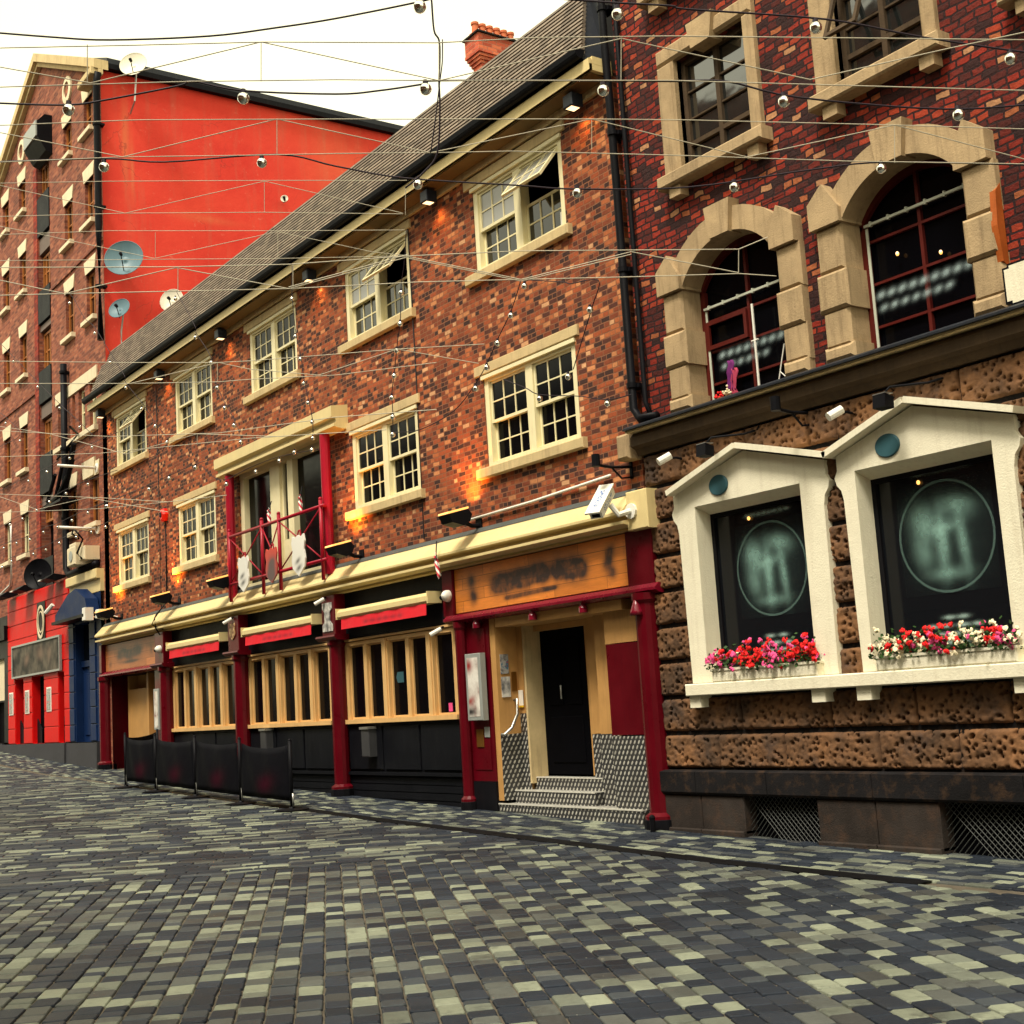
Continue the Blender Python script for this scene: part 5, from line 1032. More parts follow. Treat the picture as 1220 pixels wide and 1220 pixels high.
# ================================================================ building across the street (behind the camera)
ob=thing('opposite_terrace','plain brick terrace on the near side of the street facing the pub','building',(-18,-14,-1.6))
w=MB(); oh=[(x,x+1.2,z,z+1.5) for x in [-48+i*3.2 for i in range(19)] for z in (0.0,3.4,6.4)]
wall(w,-52,14,-2,9.2,[(a,b2,c_,d_) for a,b2,c_,d_ in oh],0,-.3); w.shift(0,-13.6,0); w.build('wall',M['oppbrick'],ob,recalc=False)
w=MB(); w.box(-52,14,-22,-13.95,-2,9.1); w.build('inner_wall',M['innerdark'],ob)
w=MB(); w.box(-52,14,-22,-13.4,9.202,9.5); w.build('roof',M['lead'],ob)
w=MB(); w.box(-27.5,-15.2,-20,-13.7,9.503,14.6); w.prism([(-28,14.6),(-14.9,14.6),(-17,15.6),(-22,15.2),(-26,15.9)],-20,-13.7); w.build('reflection_block',M['oppbrick'],ob)  # unseen taller block added so upper panes reflect a dark roofline
w=MB()
for a,b2,c_,d_ in oh: ring(w,a,b2,c_,d_,.08,-13.85,-13.75)
w.build('window_frames',M['cream_window'],ob)
# ================================================================ pipes
def pipe(label,pts,r,mat,brk=(),cat='drainpipe'):
    t=thing('drainpipe',label,cat,pts[-1]); q=MB(); q.tube(pts,r,12); q.build('pipe',mat,t,smooth=True)
    for z in brk:
        # bracket collars on the vertical run
        p=min(pts,key=lambda a:abs(a[2]-z)); q=MB(); q.lathe((p[0],p[1],z),[(r,0),(r*1.3,0),(r*1.3,.06),(r,.06)],12); q.box(p[0]-.09,p[0]+.09,p[1]+r*.5,max(0,p[1]+r*.5)+.03,z,z+.05); q.build('collar',mat,t)
    return t
pipe('black drainpipe running down the joint between the pub and the dark brick building',[(-11.32,-.12,12),(-11.32,-.12,7.9),(-11.30,-.12,6),(-11.30,-.12,3.25),(-11.20,-.12,3.12),(-10.9,-.13,3.09)],.05,M['black'],(9.5,8.2,6.6,4.9,3.5))
pipe('slim second black pipe beside the long drainpipe above the stone corbel',[(-11.14,-.07,12),(-11.14,-.07,7),(-11.14,-.07,3.3),(-11.05,-.07,3.10)],.03,M['black'],())
pipe('black corner drainpipe beside the red side wall of the warehouse',[(-30.15,-.12,15.85),(-30.24,-.13,15.6),(-30.26,-.13,12),(-30.26,-.13,9.1)],.085,M['black'],(14.5,12.4,10.4))
pipe('thick black soil pipe with an open top on the warehouse front',[(-33.25,-.13,9.25),(-33.25,-.13,6),(-33.25,-.13,3.95),(-33.0,-.13,3.78),(-30.85,-.13,3.80)],.085,M['black'],(9.0,7.0,5.2))
pipe('thin white pipe at the far left of the warehouse front',[(-38.75,-.05,5.9),(-38.75,-.05,4.35),(-38.9,-.05,4.15),(-40.5,-.05,3.9)],.03,M['whiteplastic'])
q=MB(); q.bbox(-11.58,-11.36,-.20,0,2.68,2.98,.03); tag(q.build('stone_corbel',M['stone']),'weathered buff stone corbel at the foot of the long drainpipe','corbel')
q=MB(); q.tube([(-12.05,-.03,2.62),(-12.05,-.03,5.6),(-12.05,-.03,7.2)],.006,5); q.tube([(-15.9,-.03,2.4),(-15.9,-.03,5.7),(-15.9,-.03,7.2)],.006,5)
# ================================================================ satellite dishes
def dish(label,c,r,face,mat,pole=None,armcol=None):
    t=thing('satellite_dish',label,'satellite dish',c,'satellite dishes on the warehouse')
    ax=Vector(face).normalized(); q=MB(); q.lathe(c,[(r*f,.28*r*f*f) for f in (0,.25,.5,.75,.93,1)]+[(r*1.02,.28*r+.01),(r*.98,.26*r+.02)][:1],28,axis=ax)
    o=q.build('reflector',mat,t,smooth=True); sm=o.modifiers.new('s','SOLIDIFY'); sm.thickness=.012
    C_=Vector(c); tip=C_+ax*(r*.85); low=C_+ax*(.2*r)+Vector((0,0,-r*.85))
    q=MB(); q.tube([tuple(low),tuple(tip+Vector((0,0,-.1*r)))],.012,6); q.build('arm',M['black'],t)
    q=MB(); q.lathe(tuple(tip+Vector((0,0,-.1*r))),[(0,-.05),(.035,-.05),(.04,.03),(0,.05)],10,axis=ax); q.build('receiver',M['black'],t)
    q=MB(); q.tube([tuple(C_),tuple(C_-ax*.12),*(pole or [(c[0]-.25,c[1]+.1,c[2]-.1)])],.022,8); q.build('mount',M['steel'],t)
    return t
X0=-30.3
dish('pale cream dish on a white pole at the top corner of the red side wall',(-29.85,.70,16.05),.34,(.75,-.62,.25),M['dishpale'],[(-29.95,.72,15.2),(-30.28,.72,15.0)])
dish('biggest dish, dark blue-grey, mounted on the left edge of the red side wall',(-29.95,.40,11.05),.46,(.8,-.55,.2),M['dishgrey'],[(-30.28,.45,11.0)])
dish('small grey dish just below the big blue-grey dish on the red side wall',(-29.9,.25,9.78),.27,(.6,-.7,.35),M['dishgrey'],[(-30.05,.3,9.3),(-30.05,.3,8.9)])
dish('pale dish half hidden behind the slates at the foot of the red side wall',(-29.9,1.55,10.15),.30,(.7,-.7,.2),M['dishpale'],[(-30.25,1.6,10.0)])
dish('tiny pale dish high on the red side wall near the slate ridge',(-30.1,4.75,13.42),.10,(.8,-.5,.1),M['dishpale'],[(-30.28,4.8,13.4)])
dish('dark round dish standing on top of the red shopfront',(-34.75,-.35,3.98),.40,(.65,-.75,.1),M['black'],[(-34.8,-.2,3.72)])
# ================================================================ lamps on the pub
def floodlight(x,label,z=2.33,tilt=0):
    t=thing('floodlight',label,'floodlight',(x,-.2,z),'uplighters on the pub cornice')
    q=MB(); c=(x,-.46,z+.16)
    q.prism([(-.58,.19),(-.26,.27),(-.20,.20),(-.24,.10),(-.34,.04),(-.52,.08)],x-.13,x+.13,axis='x'); q.shift(0,0,z); q.build('housing',M['black'],t)
    q=MB(); q.prism([(-.585,z+.195),(-.255,z+.277),(-.255,z+.305),(-.58,z+.222)],x-.13,x+.13,axis='x'); q.build('lens',M['litamber'],t)
    q=MB(); q.tube([(x,-.32,z+.14),(x,-.14,z+.06),(x,-.02,z+.06)],.03,8); q.box(x-.07,x+.07,-.02,.0,z-.02,z+.16); q.box(x-.2,x-.185,-.5,-.3,z+.1,z+.22); q.build('bracket',M['black'],t)
for x,l_ in ((-29.5,'black uplighter at the far left end of the pub cornice'),(-25.95,'black uplighter on the cornice below the red alarm box'),(-22.97,'black uplighter tucked beside the left balcony post'),(-18.15,'black uplighter just right of the right balcony post'),(-14.8,'black uplighter glowing beside the small striped flag')): floodlight(x,l_)
def eavelamp(x,label):
    t=thing('eaves_lamp',label,'lamp',(x,-.2,7.2),'box lamps under the pub eaves')
    q=MB(); q.bbox(x-.09,x+.09,-.28,-.10,7.19,7.36,.012); q.box(x-.02,x+.02,-.22,-.18,7.36,7.42); q.build('housing',M['darklead'],t)
    q=MB(); q.add([(x-.06,-.26,7.188),(x+.06,-.26,7.188),(x+.06,-.13,7.188),(x-.06,-.13,7.188)],[(0,1,2,3)]); q.build('lens',M['lit'],t,recalc=False)
for x,l_ in ((-11.92,'lit box lamp under the eaves nearest the long drainpipe'),(-15.35,'lit box lamp under the eaves left of the nearest upper window'),(-19.2,'lit box lamp under the eaves left of the fourth upper window'),(-23.0,'lit box lamp under the eaves left of the third upper window'),(-26.3,'lit box lamp under the eaves left of the second upper window'),(-30.2,'lit box lamp at the far left end of the pub eaves')): eavelamp(x,l_)
def spot(x,label,z=2.47,y=-.42,grp='spotlights above the white windows'):
    t=thing('spotlight',label,'spotlight',(x,y,z),grp)
    q=MB(); q.prism([(-.075,-.06),(.05,-.07),(.06,.04),(-.06,.065)],x-.07,x+.07,axis='x'); q.shift(0,y,z); q.build('housing',M['black'],t)
    q=MB(); q.box(x-.07,x+.07,y-.06,y+.055,z+.066,z+.074); q.build('lid',M['steel'],t)
    q=MB(); q.tube([(x,y+.02,z+.08),(x+.02,y+.08,z+.14),(x+.28,y+.30,z+.14),(x+.42,-.06,z+.16),(x+.46,-.02,z+.26)],.012,6); q.build('arm',M['black'],t,smooth=True)
spot(-9.87,'small black spotlight on an arm above the left white window'); spot(-7.53,'small black spotlight on an arm above the right white window')
def smallcam(x,y,z,label):
    t=thing('bullet_camera',label,'camera',(x,0,z)); q=MB(); q.lathe((x,y,z),[(0,-.09),(.045,-.09),(.045,.07),(0,.07)],10,axis=(-.4,-.8,-.45)); q.build('body',M['whiteplastic'],t,smooth=False)
    q=MB(); q.tube([(x,y,z),(x+.04,y*.5,z+.02),(x+.05,0,z+.0)],.014,6); q.build('arm',M['black'],t)
smallcam(-8.23,-.28,2.52,'little white camera on the stone between the two white windows'); smallcam(-10.66,-.3,2.53,'little white camera on the stone left of the left white window')
# iron bracket lamps
for x,z,l_ in ((-11.55,2.62,'black iron bracket on the pub corner brickwork'),(-8.75,2.66,'black iron bracket under the string course between the white windows')):
    q=MB(); q.box(x-.02,x+.02,-.02,0,z-.14,z+.14); q.tube([(x,-.02,z),(x+.05,-.35,z-.03),(x+.08,-.6,z-.02)],.018,6); q.tube([(x,-.02,z-.12),(x+.04,-.2,z-.15),(x+.05,-.35,z-.03)],.012,6); q.lathe((x+.08,-.6,z-.02),[(0,-.02),(.05,-.02),(.05,.12),(0,.12)],10); tag(q.build('iron_bracket',M['black']),l_,'bracket')
# CCTV cameras
t=thing('security_camera','big white security camera with blue lettering at the right end of the pub cornice','camera',(-11.7,-.2,2.1))
q=MB(); q.box(-.075,.075,-.30,.22,-.055,.05); q.box(-.09,.09,-.38,.24,.052,.072); q.xf(Matrix.Translation((-11.47,-.54,2.19))@Matrix.Rotation(R(28),4,'Z')@Matrix.Rotation(R(38),4,'X')); q.build('housing',M['whiteplastic'],t)
m,nt,b=newmat('blue_smudged_letters'); P_=obj_coords(nt); c=mixc(nt,ramp(nt,noise_n(nt,P_,55,2,.5),[(.48,0.),(.55,1.)]),(.7,.7,.65),(.02,.10,.35)); nt.links.new(c,b.inputs['Base Color']); b.inputs['Roughness'].default_value=.4
q=MB(); q.box(.0752,.079,-.20,.12,-.025,.02); q.box(-.03,.03,-.26,.10,.0722,.075); q.xf(Matrix.Translation((-11.47,-.54,2.19))@Matrix.Rotation(R(28),4,'Z')@Matrix.Rotation(R(38),4,'X')); q.build('lettering',m,t)
q=MB(); q.box(-.05,.05,-.302,-.298,-.04,.035); q.xf(Matrix.Translation((-11.47,-.54,2.19))@Matrix.Rotation(R(28),4,'Z')@Matrix.Rotation(R(38),4,'X')); q.build('lens',M['black'],t)
q=MB(); q.tube([(-11.44,-.46,2.14),(-11.40,-.38,2.02),(-11.36,-.24,2.06)],.035,8); q.lathe((-11.36,-.21,2.06),[(0,-.02),(.09,-.02),(.09,.03),(0,.03)],12,axis=(0,-1,0)); q.build('arm',M['whiteplastic'],t,smooth=False)
def domecam(x,y,z,label):
    t=thing('dome_camera',label,'camera',(x,y,z)); q=MB(); q.lathe((x,y,z),[(.085,0),(.085,.03),(.075,.07),(.045,.11),(0,.125)],14,axis=(.3,-1,0)); q.build('dome',M['whiteplastic'],t,smooth=True)
    q=MB(); q.sphere((x-.02,y-.10,z-.02),.035,8,6); q.build('lens',M['black'],t,smooth=True)
domecam(-15.54,-.10,1.50,'white dome camera on the maroon block left of the big timber board'); domecam(-26.62,-.19,1.50,'white dome camera beside the smaller timber board')
for x,z,l_ in ((-22.85,1.78,'small bullet camera on the pilaster with the gold emblem'),(-19.12,1.78,'small bullet camera on the pilaster with the silver emblem'),(-15.62,1.02,'small bullet camera under the left end of the timber board sill')):
    t=thing('bullet_camera',l_,'camera',(x,-.25,z)); q=MB(); q.tube([(x+.03,-.22,z+.03),(x-.04,-.36,z-.05)],.032,10); q.build('body',M['whiteplastic'],t); q=MB(); q.tube([(x+.03,-.18,z+.06),(x+.03,-.24,z+.02)],.014,6); q.build('mount',M['black'],t)
# emblems on pilasters
def plate(name,pts,y,t_,mat,label,cat):
    q=MB(); q.prism(pts,y-t_,y); return tag(q.build(name,mat),label,cat)
def badge(cx,cz,w,h):
    base=[(0,.5),(.22,.44),(.42,.5),(.5,.32),(.42,.12),(.5,-.12),(.44,-.32),(.2,-.44),(0,-.54)]
    return [(cx+a*w,cz+b2*h) for a,b2 in base]+[(cx-a*w,cz+b2*h) for a,b2 in base[-2:0:-1]]
m,nt,b=newmat('gold_smudged_emblem'); P_=obj_coords(nt); c=ramp(nt,noise_n(nt,P_,14,3,.5),[(.35,(.08,.02,.01)),(.55,(.35,.2,.08)),(.7,(.6,.45,.25))]); nt.links.new(c,b.inputs['Base Color']); b.inputs['Roughness'].default_value=.5; M['goldem']=m
m,nt,b=newmat('silver_smudged_emblem'); P_=obj_coords(nt); c=ramp(nt,noise_n(nt,P_,10,3,.5),[(.35,(.12,.12,.12)),(.5,(.35,.34,.32)),(.65,(.65,.62,.55))]); nt.links.new(c,b.inputs['Base Color']); b.inputs['Roughness'].default_value=.5; M['silvem']=m
plate('pilaster_emblem',badge(-22.86,1.58,.26,.30),-.192,.015,M['goldem'],'small gold shield emblem on the pilaster between the left and middle awnings','emblem')
x,z=-19.04,1.52; plate('pilaster_emblem',[(x-.16,z+.22),(x+.16,z+.22),(x+.16,z+.12),(x+.09,z+.07),(x+.09,z-.08),(x+.17,z-.14),(x+.17,z-.24),(x-.17,z-.24),(x-.17,z-.14),(x-.09,z-.08),(x-.09,z+.07),(x-.16,z+.12)],-.192,.015,M['silvem'],'silver waisted emblem on the pilaster between the middle and right awnings','emblem')
# balcony railing
br=thing('balcony_railing','dark red metal railing with crossed braces along the pub balcony','railing',(-21,-.3,2.3))
q=MB(); Y=-.30
xa,xb=-22.62,-18.80
q.tube([(xa,Y,3.30),(xb,Y,3.30)],.03,8); q.tube([(xa,Y,2.42),(xb,Y,2.42)],.03,8)
q.tube([(xa,Y,3.30),(xa-.3,-.12,3.30)],.025,8); q.tube([(xb,Y,3.30),(xb-.25,-.12,3.30)],.025,8)
q.build('rail',M['railred'],br,smooth=True)
ps=[-22.62,-21.2,-20.5,-18.92]
for x in ps:
    q=MB(); q.tube([(x,Y,2.10),(x,Y,3.40)],.032,10); q.sphere((x,Y,3.42),.035,8,6); q.build('post',M['railred'],br,smooth=True)
q=MB()
for a,b2 in ((-22.62,-21.2),(-21.2,-20.5),(-20.5,-18.92)):
    q.tube([(a,Y,3.28),(b2,Y,2.44)],.013,6); q.tube([(a,Y,2.44),(b2,Y,3.28)],.013,6)
q.build('brace',M['railred'],br,smooth=True)
# shield banners hung on the railing
def shieldmat(name,base,marks,dark):
    m,nt,b=newmat(name); P_,ax,az=xz(nt); f=blobs(nt,ax,az,marks); c=mixc(nt,f,base,dark); nt.links.new(c,b.inputs['Base Color']); b.inputs['Roughness'].default_value=.5; return m
def shield(x,z,w,h,mat,label,tiemat):
    t=thing('shield_banner',label,'banner',(x,-.36,z),'shields hanging on the balcony railing')
    q=MB(); q.prism(badge(x,z,w,h),-.37,-.345); q.build('shield',mat,t)
    q=MB(); q.tube([(x-.07,-.345,z+h*.46),(x-.03,-.33,z+h*.62),(x+.03,-.33,z+h*.62),(x+.07,-.345,z+h*.46)],.014,6); q.build('tie',tiemat,t)
dk=(.06,.06,.06)
def bars(x,z): return [(x-.02,z-.02,.11,.045,.35,.9),(x+.01,z-.14,.12,.05,.35,.9)]
shield(-21.90,2.54,.46,.62,shieldmat('white_shield',(.74,.72,.66),bars(-21.92,2.52),dk),'left white shield with grey smudged marks on the balcony railing',M['railred'])
shield(-20.72,2.56,.46,.58,shieldmat('red_dark_shield',(.55,.05,.03),[(-20.70,2.50,.2,.2,.5,1),(-20.75,2.36,.2,.12,0,.9),(-20.68,2.60,.14,.08,.4,.6)],(.10,.06,.06)),'middle shield, red at the top and dark below, on the balcony railing',M['railred'])
shield(-19.66,2.60,.50,.66,shieldmat('white_shield',(.76,.74,.67),bars(-19.66,2.52),dk),'right white shield with grey smudged marks, largest on the balcony railing',M['railred'])
# little striped flags
m,nt,b=newmat('striped_flag'); P_=obj_coords(nt); wv=nt.nodes.new('ShaderNodeTexWave'); wv.inputs['Scale'].default_value=7; wv.bands_direction='DIAGONAL'; nt.links.new(P_,wv.inputs[0]); c=ramp(nt,wv.outputs['Fac'],[(0,(.55,.02,.04)),(.5,(.8,.75,.68))],'CONSTANT'); nt.links.new(c,b.inputs['Base Color']); b.inputs['Roughness'].default_value=.8; M['flag']=m
def flag(x,y,z,label,s=1.):
    t=thing('small_flag',label,'flag',(x,y,z)); q=MB(); q.tube([(x-.12*s,y+.05,z+.34*s),(x+.06*s,y-.10,z-.0)],.009,6); q.build('stick',M['black'],t)
    q=MB(); n=6
    P=[]
    for j in range(5):
        for i in range(n+1):
            u=i/n; v=j/4
            P.append((x-.04*s+.10*s*u+.10*s*v+.015*math.sin(u*9+v*3),y-.04-.06*u+.02*math.sin(u*11),z+.18*s-.16*s*u-.24*s*v))
    F=[(j*(n+1)+i,j*(n+1)+i+1,(j+1)*(n+1)+i+1,(j+1)*(n+1)+i) for j in range(4) for i in range(n)]
    q.add(P,F); o=q.build('cloth',M['flag'],t,smooth=True); sm=o.modifiers.new('s','SOLIDIFY'); sm.thickness=.004
flag(-15.35,-.34,1.92,'little red and white striped flag on the cornice above the timber board end'); flag(-19.95,-.1,3.52,'little striped flag in the right balcony doorway',.9); flag(-21.2,-.1,3.5,'little striped flag beside the balcony middle frame',.8)
# alarm box, boxes, posters
q=MB(); q.lathe((-26.62,0,4.33),[(.15,0),(.15,.07),(.11,.11),(0,.12)],6,axis=(0,-1,0)); t=thing('alarm_box','red hexagonal alarm box on the brick between the two lower left windows','alarm box',(-26.62,0,4.33)); q.build('case',M['redplastic'],t); q=MB(); q.lathe((-26.62,-.122,4.33),[(.06,0),(.05,.008),(0,.008)],12,axis=(0,-1,0)); q.build('badge',M['black'],t)
for x,w_,h_,z,l_ in ((-30.72,.22,.30,2.45,'white box left of the uplighter at the far left of the cornice'),(-29.75,.2,.2,2.42,'white box right of the uplighter at the far left of the cornice')):
    q=MB(); q.bbox(x-w_/2,x+w_/2,-.5,-.3,z,z+h_,.01); q.tube([(x,-.32,z+.1),(x,-.02,z+.02)],.02,6); tag(q.build('junction_box',M['whiteplastic']),l_,'box')
# cables on the brick
t=thing('wall_cable','black cables looping on the brick from the alarm box down over the cornice','cable',(-26.6,-.03,2.3))
q=MB(); q.tube([(-26.62,-.02,4.2),(-26.6,-.02,3.2),(-26.62,-.03,2.5),(-26.55,-.32,2.15),(-26.55,-.31,1.95),(-26.6,-.2,1.8)],.014,6); q.tube([(-26.3,-.1,2.5),(-26.35,-.36,2.2),(-26.7,-.33,2.02),(-26.4,-.2,1.9)],.012,6); q.build('cable',M['black'],t,smooth=True)
q=MB(); q.tube([(-11.9,-.04,2.58),(-13.5,-.04,2.52),(-15.0,-.04,2.50)],.018,6); tag(q.build('conduit',M['whiteplastic'],smooth=True),'thin white conduit running along the brick just above the cornice','conduit')
for x,za,zb,l_ in ((-16.25,2.4,7.2,'thin vertical cable on the brick left of the nearest windows'),(-26.98,2.4,7.2,'thin vertical cable on the brick between the first and second windows')):
    q=MB(); q.tube([(x,-.015,za),(x+.02,-.015,(za+zb)/2),(x,-.015,zb)],.009,5); tag(q.build('wall_cable',M['darklead']),l_,'cable')
# tall poster cases
m,nt,b=newmat('menu_poster'); P_,ax,az=xz(nt)
n_=noise_n(nt,P_,5,3,.5); c=ramp(nt,n_,[(.3,(.25,.1,.1)),(.45,(.55,.5,.45)),(.62,(.75,.72,.66)),(.8,(.35,.35,.35))])
c=mixc(nt,blobs(nt,ax,az,[(-15.05,.50,.10,.09,0,1),(-27.27,.5,.1,.09,0,.8),(-15.05,.02,.13,.06,.4,.9),(-27.27,.05,.13,.06,.4,.9)]),c,(.28,.03,.03)); c=mixc(nt,blobs(nt,ax,az,[(-15.05,-.12,.16,.06,0,1)]),c,(.03,.03,.03)); nt.links.new(c,b.inputs['Base Color']); b.inputs['Roughness'].default_value=.2; M['menu']=m
sign('poster_case','tall grey metal poster case on the maroon panel beside the double step entrance','poster case',-15.14,-14.77,-.06,-.24,.66,M['greymetal'],'tall poster cases',.09,.055,M['menu'])
sign('poster_case','tall grey metal poster case beside the far left pub doorway','poster case',-27.2,-26.9,-.06,-.15,.70,M['greymetal'],'tall poster cases',.09,.05,M['menu'])
for x,z,l_ in ((-18.12,-.5,'grey metal ash bin on the black panel under the right bay window'),(-21.85,-.46,'grey metal ash bin behind the barrier under the middle bay window')):
    t=thing('ash_bin',l_,'ash bin',(x,-.06,z-.22),'wall mounted ash bins'); q=MB(); q.bbox(x-.12,x+.12,-.12,.03,z-.22,z+.2,.012); q.build('bin',M['bin'],t); q=MB(); q.box(x-.135,x+.135,-.14,.03,z+.2,z+.235); q.build('lid',M['steel'],t)
sign('notice','brass-coloured notice under the tall poster case','notice',-15.12,-14.95,-.033,-.60,-.36,M['brass'],t=.01)
sign('notice','grey notice plate beside the brass-coloured notice','notice',-14.92,-14.80,-.033,-.47,-.33,M['greymetal'],t=.01)
# bell under the sill
t=thing('hanging_bell','maroon bell hanging under the right end of the timber board sill','bell',(-11.42,-.2,.87)); q=MB(); q.lathe((-11.42,-.2,.87),[(0,.02),(.085,0),(.075,.05),(.05,.12),(.03,.17),(0,.19)],14); q.build('bell',M['maroonlit'],t,smooth=True); q=MB(); q.tube([(-11.42,-.2,1.05),(-11.42,-.2,1.14)],.015,6); q.build('hanger',M['maroon'],t)
for x,l_ in ((-14.9,'leftmost maroon drip pendant under the timber board sill'),(-13.6,'middle maroon drip pendant under the timber board sill'),(-12.55,'right maroon drip pendant under the timber board sill')):
    q=MB(); q.lathe((x,-.08,1.0),[(0,0),(.055,.0),(.055,.06),(.035,.10),(.035,.14)],12); tag(q.build('pendant',M['maroonlit']),l_,'pendant')
# entrance notices
def xsign(nm,label,y0,y1,z0,z1,mat):
    q=MB(); q.box(-14.599,-14.588,y0,y1,z0,z1); return tag(q.build(nm,mat),label,'notice')
xsign('poster','magenta and blue poster on the cream left side of the entrance',.06,.19,.36,.62,M['poster'])
xsign('notice','pale framed notice under the magenta poster in the entrance',.06,.20,.05,.32,M['silvem'])
xsign('notice','brown plate high on the cream left side of the entrance',.23,.31,.12,.38,M['brass'])
m,nt,b=newmat('hazard_notice'); P_,ax,az=xz(nt); c=ramp(nt,mth(nt,'MULTIPLY',mth(nt,'ADD',az,.5),2),[(0,(.6,.3,.02)),(.62,(.5,.04,.02)),(.7,(.75,.45,.02)),(.85,(.75,.7,.6))],'CONSTANT'); nt.links.new(c,b.inputs['Base Color'])
q=MB(); q.box(-14.60,-14.50,.330,.339,-.10,.13); q.build if 0 else None
tag(q.build('warning_notice',m),'small yellow and red warning notice by the entrance door frame','notice')
q=MB(); q.box(-12.99,-12.84,.408,.419,.12,.42); tag(q.build('notice',M['brass']),'upper brown plate right of the dark entrance doorway','notice')
q=MB(); q.box(-12.97,-12.86,.408,.419,-.28,-.05); tag(q.build('notice',M['brass']),'lower brown plate right of the dark entrance doorway','notice')
q=MB(); q.tube([(-14.58,.24,.0),(-14.54,.25,.02),(-14.53,.25,-.18),(-14.53,.14,-.36),(-14.53,.02,-.44),(-14.58,.0,-.44)],.02,8); tag(q.build('grab_rail',M['steel'],smooth=True),'bent chrome grab rail on the left side of the entrance','handrail')
# window stickers
q=MB(); q.box(-15.98,-15.88,.084,.088,-.10,.02); tag(q.build('window_sticker',M['fpink']),'small pink sticker low in the right bay window','sticker')
q=MB(); q.box(-17.38,-17.2,.084,.088,.37,.53); q.prism([(-17.42,.45),(-17.38,.37),(-17.38,.53)],.084,.088); tag(q.build('window_sticker',M['teal']),'pale teal fish-shaped sticker in the middle of the right bay window','sticker')
q=MB(); q.box(-12.70,-12.60,.112,.115,6.0,6.17); t=tag(q.build('window_sticker',M['whiteplastic']),'white notice with a red mark in the nearest upper window corner','sticker')
# oval plaques
def ovalp(x,z,label):
    q=MB(); q.lathe((x,-.12,z),[(.135,0),(.135,.012),(.125,.02),(0,.02)],28,axis=(0,-1,0)); q.xf(Matrix.Translation((x,0,z))@Matrix.Diagonal((1.05,1,.82,1))@Matrix.Translation((-x,0,-z))); tag(q.build('oval_plaque',M['teal']),label,'plaque')
ovalp(-10.02,2.14,'blank teal oval plaque on the left white pediment'); ovalp(-7.77,2.13,'blank teal oval plaque on the right white pediment')
# ================================================================ planters with flowers
def planter(x0,x1,z,label,lab2,wts,seed):
    t=thing('window_box',label,'planter',((x0+x1)/2,-.14,z),'white window boxes')
    q=MB(); q.bbox(x0,x1,-.225,-.055,z,z+.135,.012); q.box(x0-.01,x1+.01,-.235,-.045,z+.115,z+.14); q.build('box',M['white'],t)
    q=MB(); q.box(x0+.03,x1-.03,-.2,-.08,z+.1401,z+.15); q.build('soil',M['joint'],t)
    f=thing('flower_display',lab2,'flowers',((x0+x1)/2,-.14,z+.14),'flowers in the window boxes')
    rd=random.Random(seed); lf=MB(); fl=[MB(),MB(),MB()]
    def leaf(mb,c,s,droop=0):
        a=rd.uniform(0,6.28); e=rd.uniform(-.4,1.0); d=Vector((math.cos(a)*math.cos(e),math.sin(a)*math.cos(e),math.sin(e))); n=Vector((rd.uniform(-1,1),rd.uniform(-1,1),rd.uniform(-1,1))); u=d.cross(n).normalized()
        c=Vector(c); mb.add([tuple(c),tuple(c+d*s*.5+u*s*.38),tuple(c+d*s),tuple(c+d*s*.5-u*s*.38)],[(0,1,2,3)])
    n=int((x1-x0)/.008)
    for i in range(n*4): leaf(lf,(rd.uniform(x0-.02,x1+.02),rd.uniform(-.29,-.05),z+.10+abs(rd.gauss(0,.10))),rd.uniform(.03,.055))
    lf.build('foliage',M['leaf'],f,recalc=False)
    x=x0
    zone=rd.choices((0,1,2),wts)[0]
    for i in range(int((x1-x0)*120)):
        xx=rd.uniform(x0-.03,x1+.02); kk=int((xx-x0)/.11)
        rz=random.Random(seed*100+kk); zone=rz.choices((0,1,2),wts)[0] if rd.random()<.75 else rd.choices((0,1,2),wts)[0]
        c=Vector((xx,rd.uniform(-.29,-.08),z+.16+min(.22,max(-.03,rd.gauss(.075,.065)))+.02*math.sin(xx*9)))
        for k in range(rd.randint(5,8)):
            a=rd.uniform(0,6.28); p_=c+Vector((rd.gauss(0,.012),rd.gauss(0,.012),rd.gauss(0,.010)))
            s=rd.uniform(.014,.023); fc=Vector((rd.uniform(-.6,.6),-1,rd.uniform(-.2,.8))).normalized(); u=fc.cross(Vector((0,0,1))).normalized(); v=fc.cross(u)
            m_=5; pts=[p_+(u*math.cos(a+6.283*j/m_)+v*math.sin(a+6.283*j/m_))*s for j in range(m_)]+[p_-fc*(-s*.4)]
            fl[zone].add([tuple(q_) for q_ in pts],[(j,(j+1)%m_,m_) for j in range(m_)])
    for mb,nm,mt in zip(fl,('red_blossoms','pink_blossoms','cream_blossoms'),('fred','fpink','fwhite')):
        if mb.f: mb.build(nm,M[mt],f,recalc=False)
planter(-10.26,-8.80,.058,'white window box on the ledge of the left white window','mostly red and pink flowers in the box of the left white window',(5,3.2,1.3),21)
planter(-8.08,-6.60,.058,'white window box on the ledge of the right white window','pink, cream and red flowers in the box of the right white window',(2.6,3.6,3.4),34)
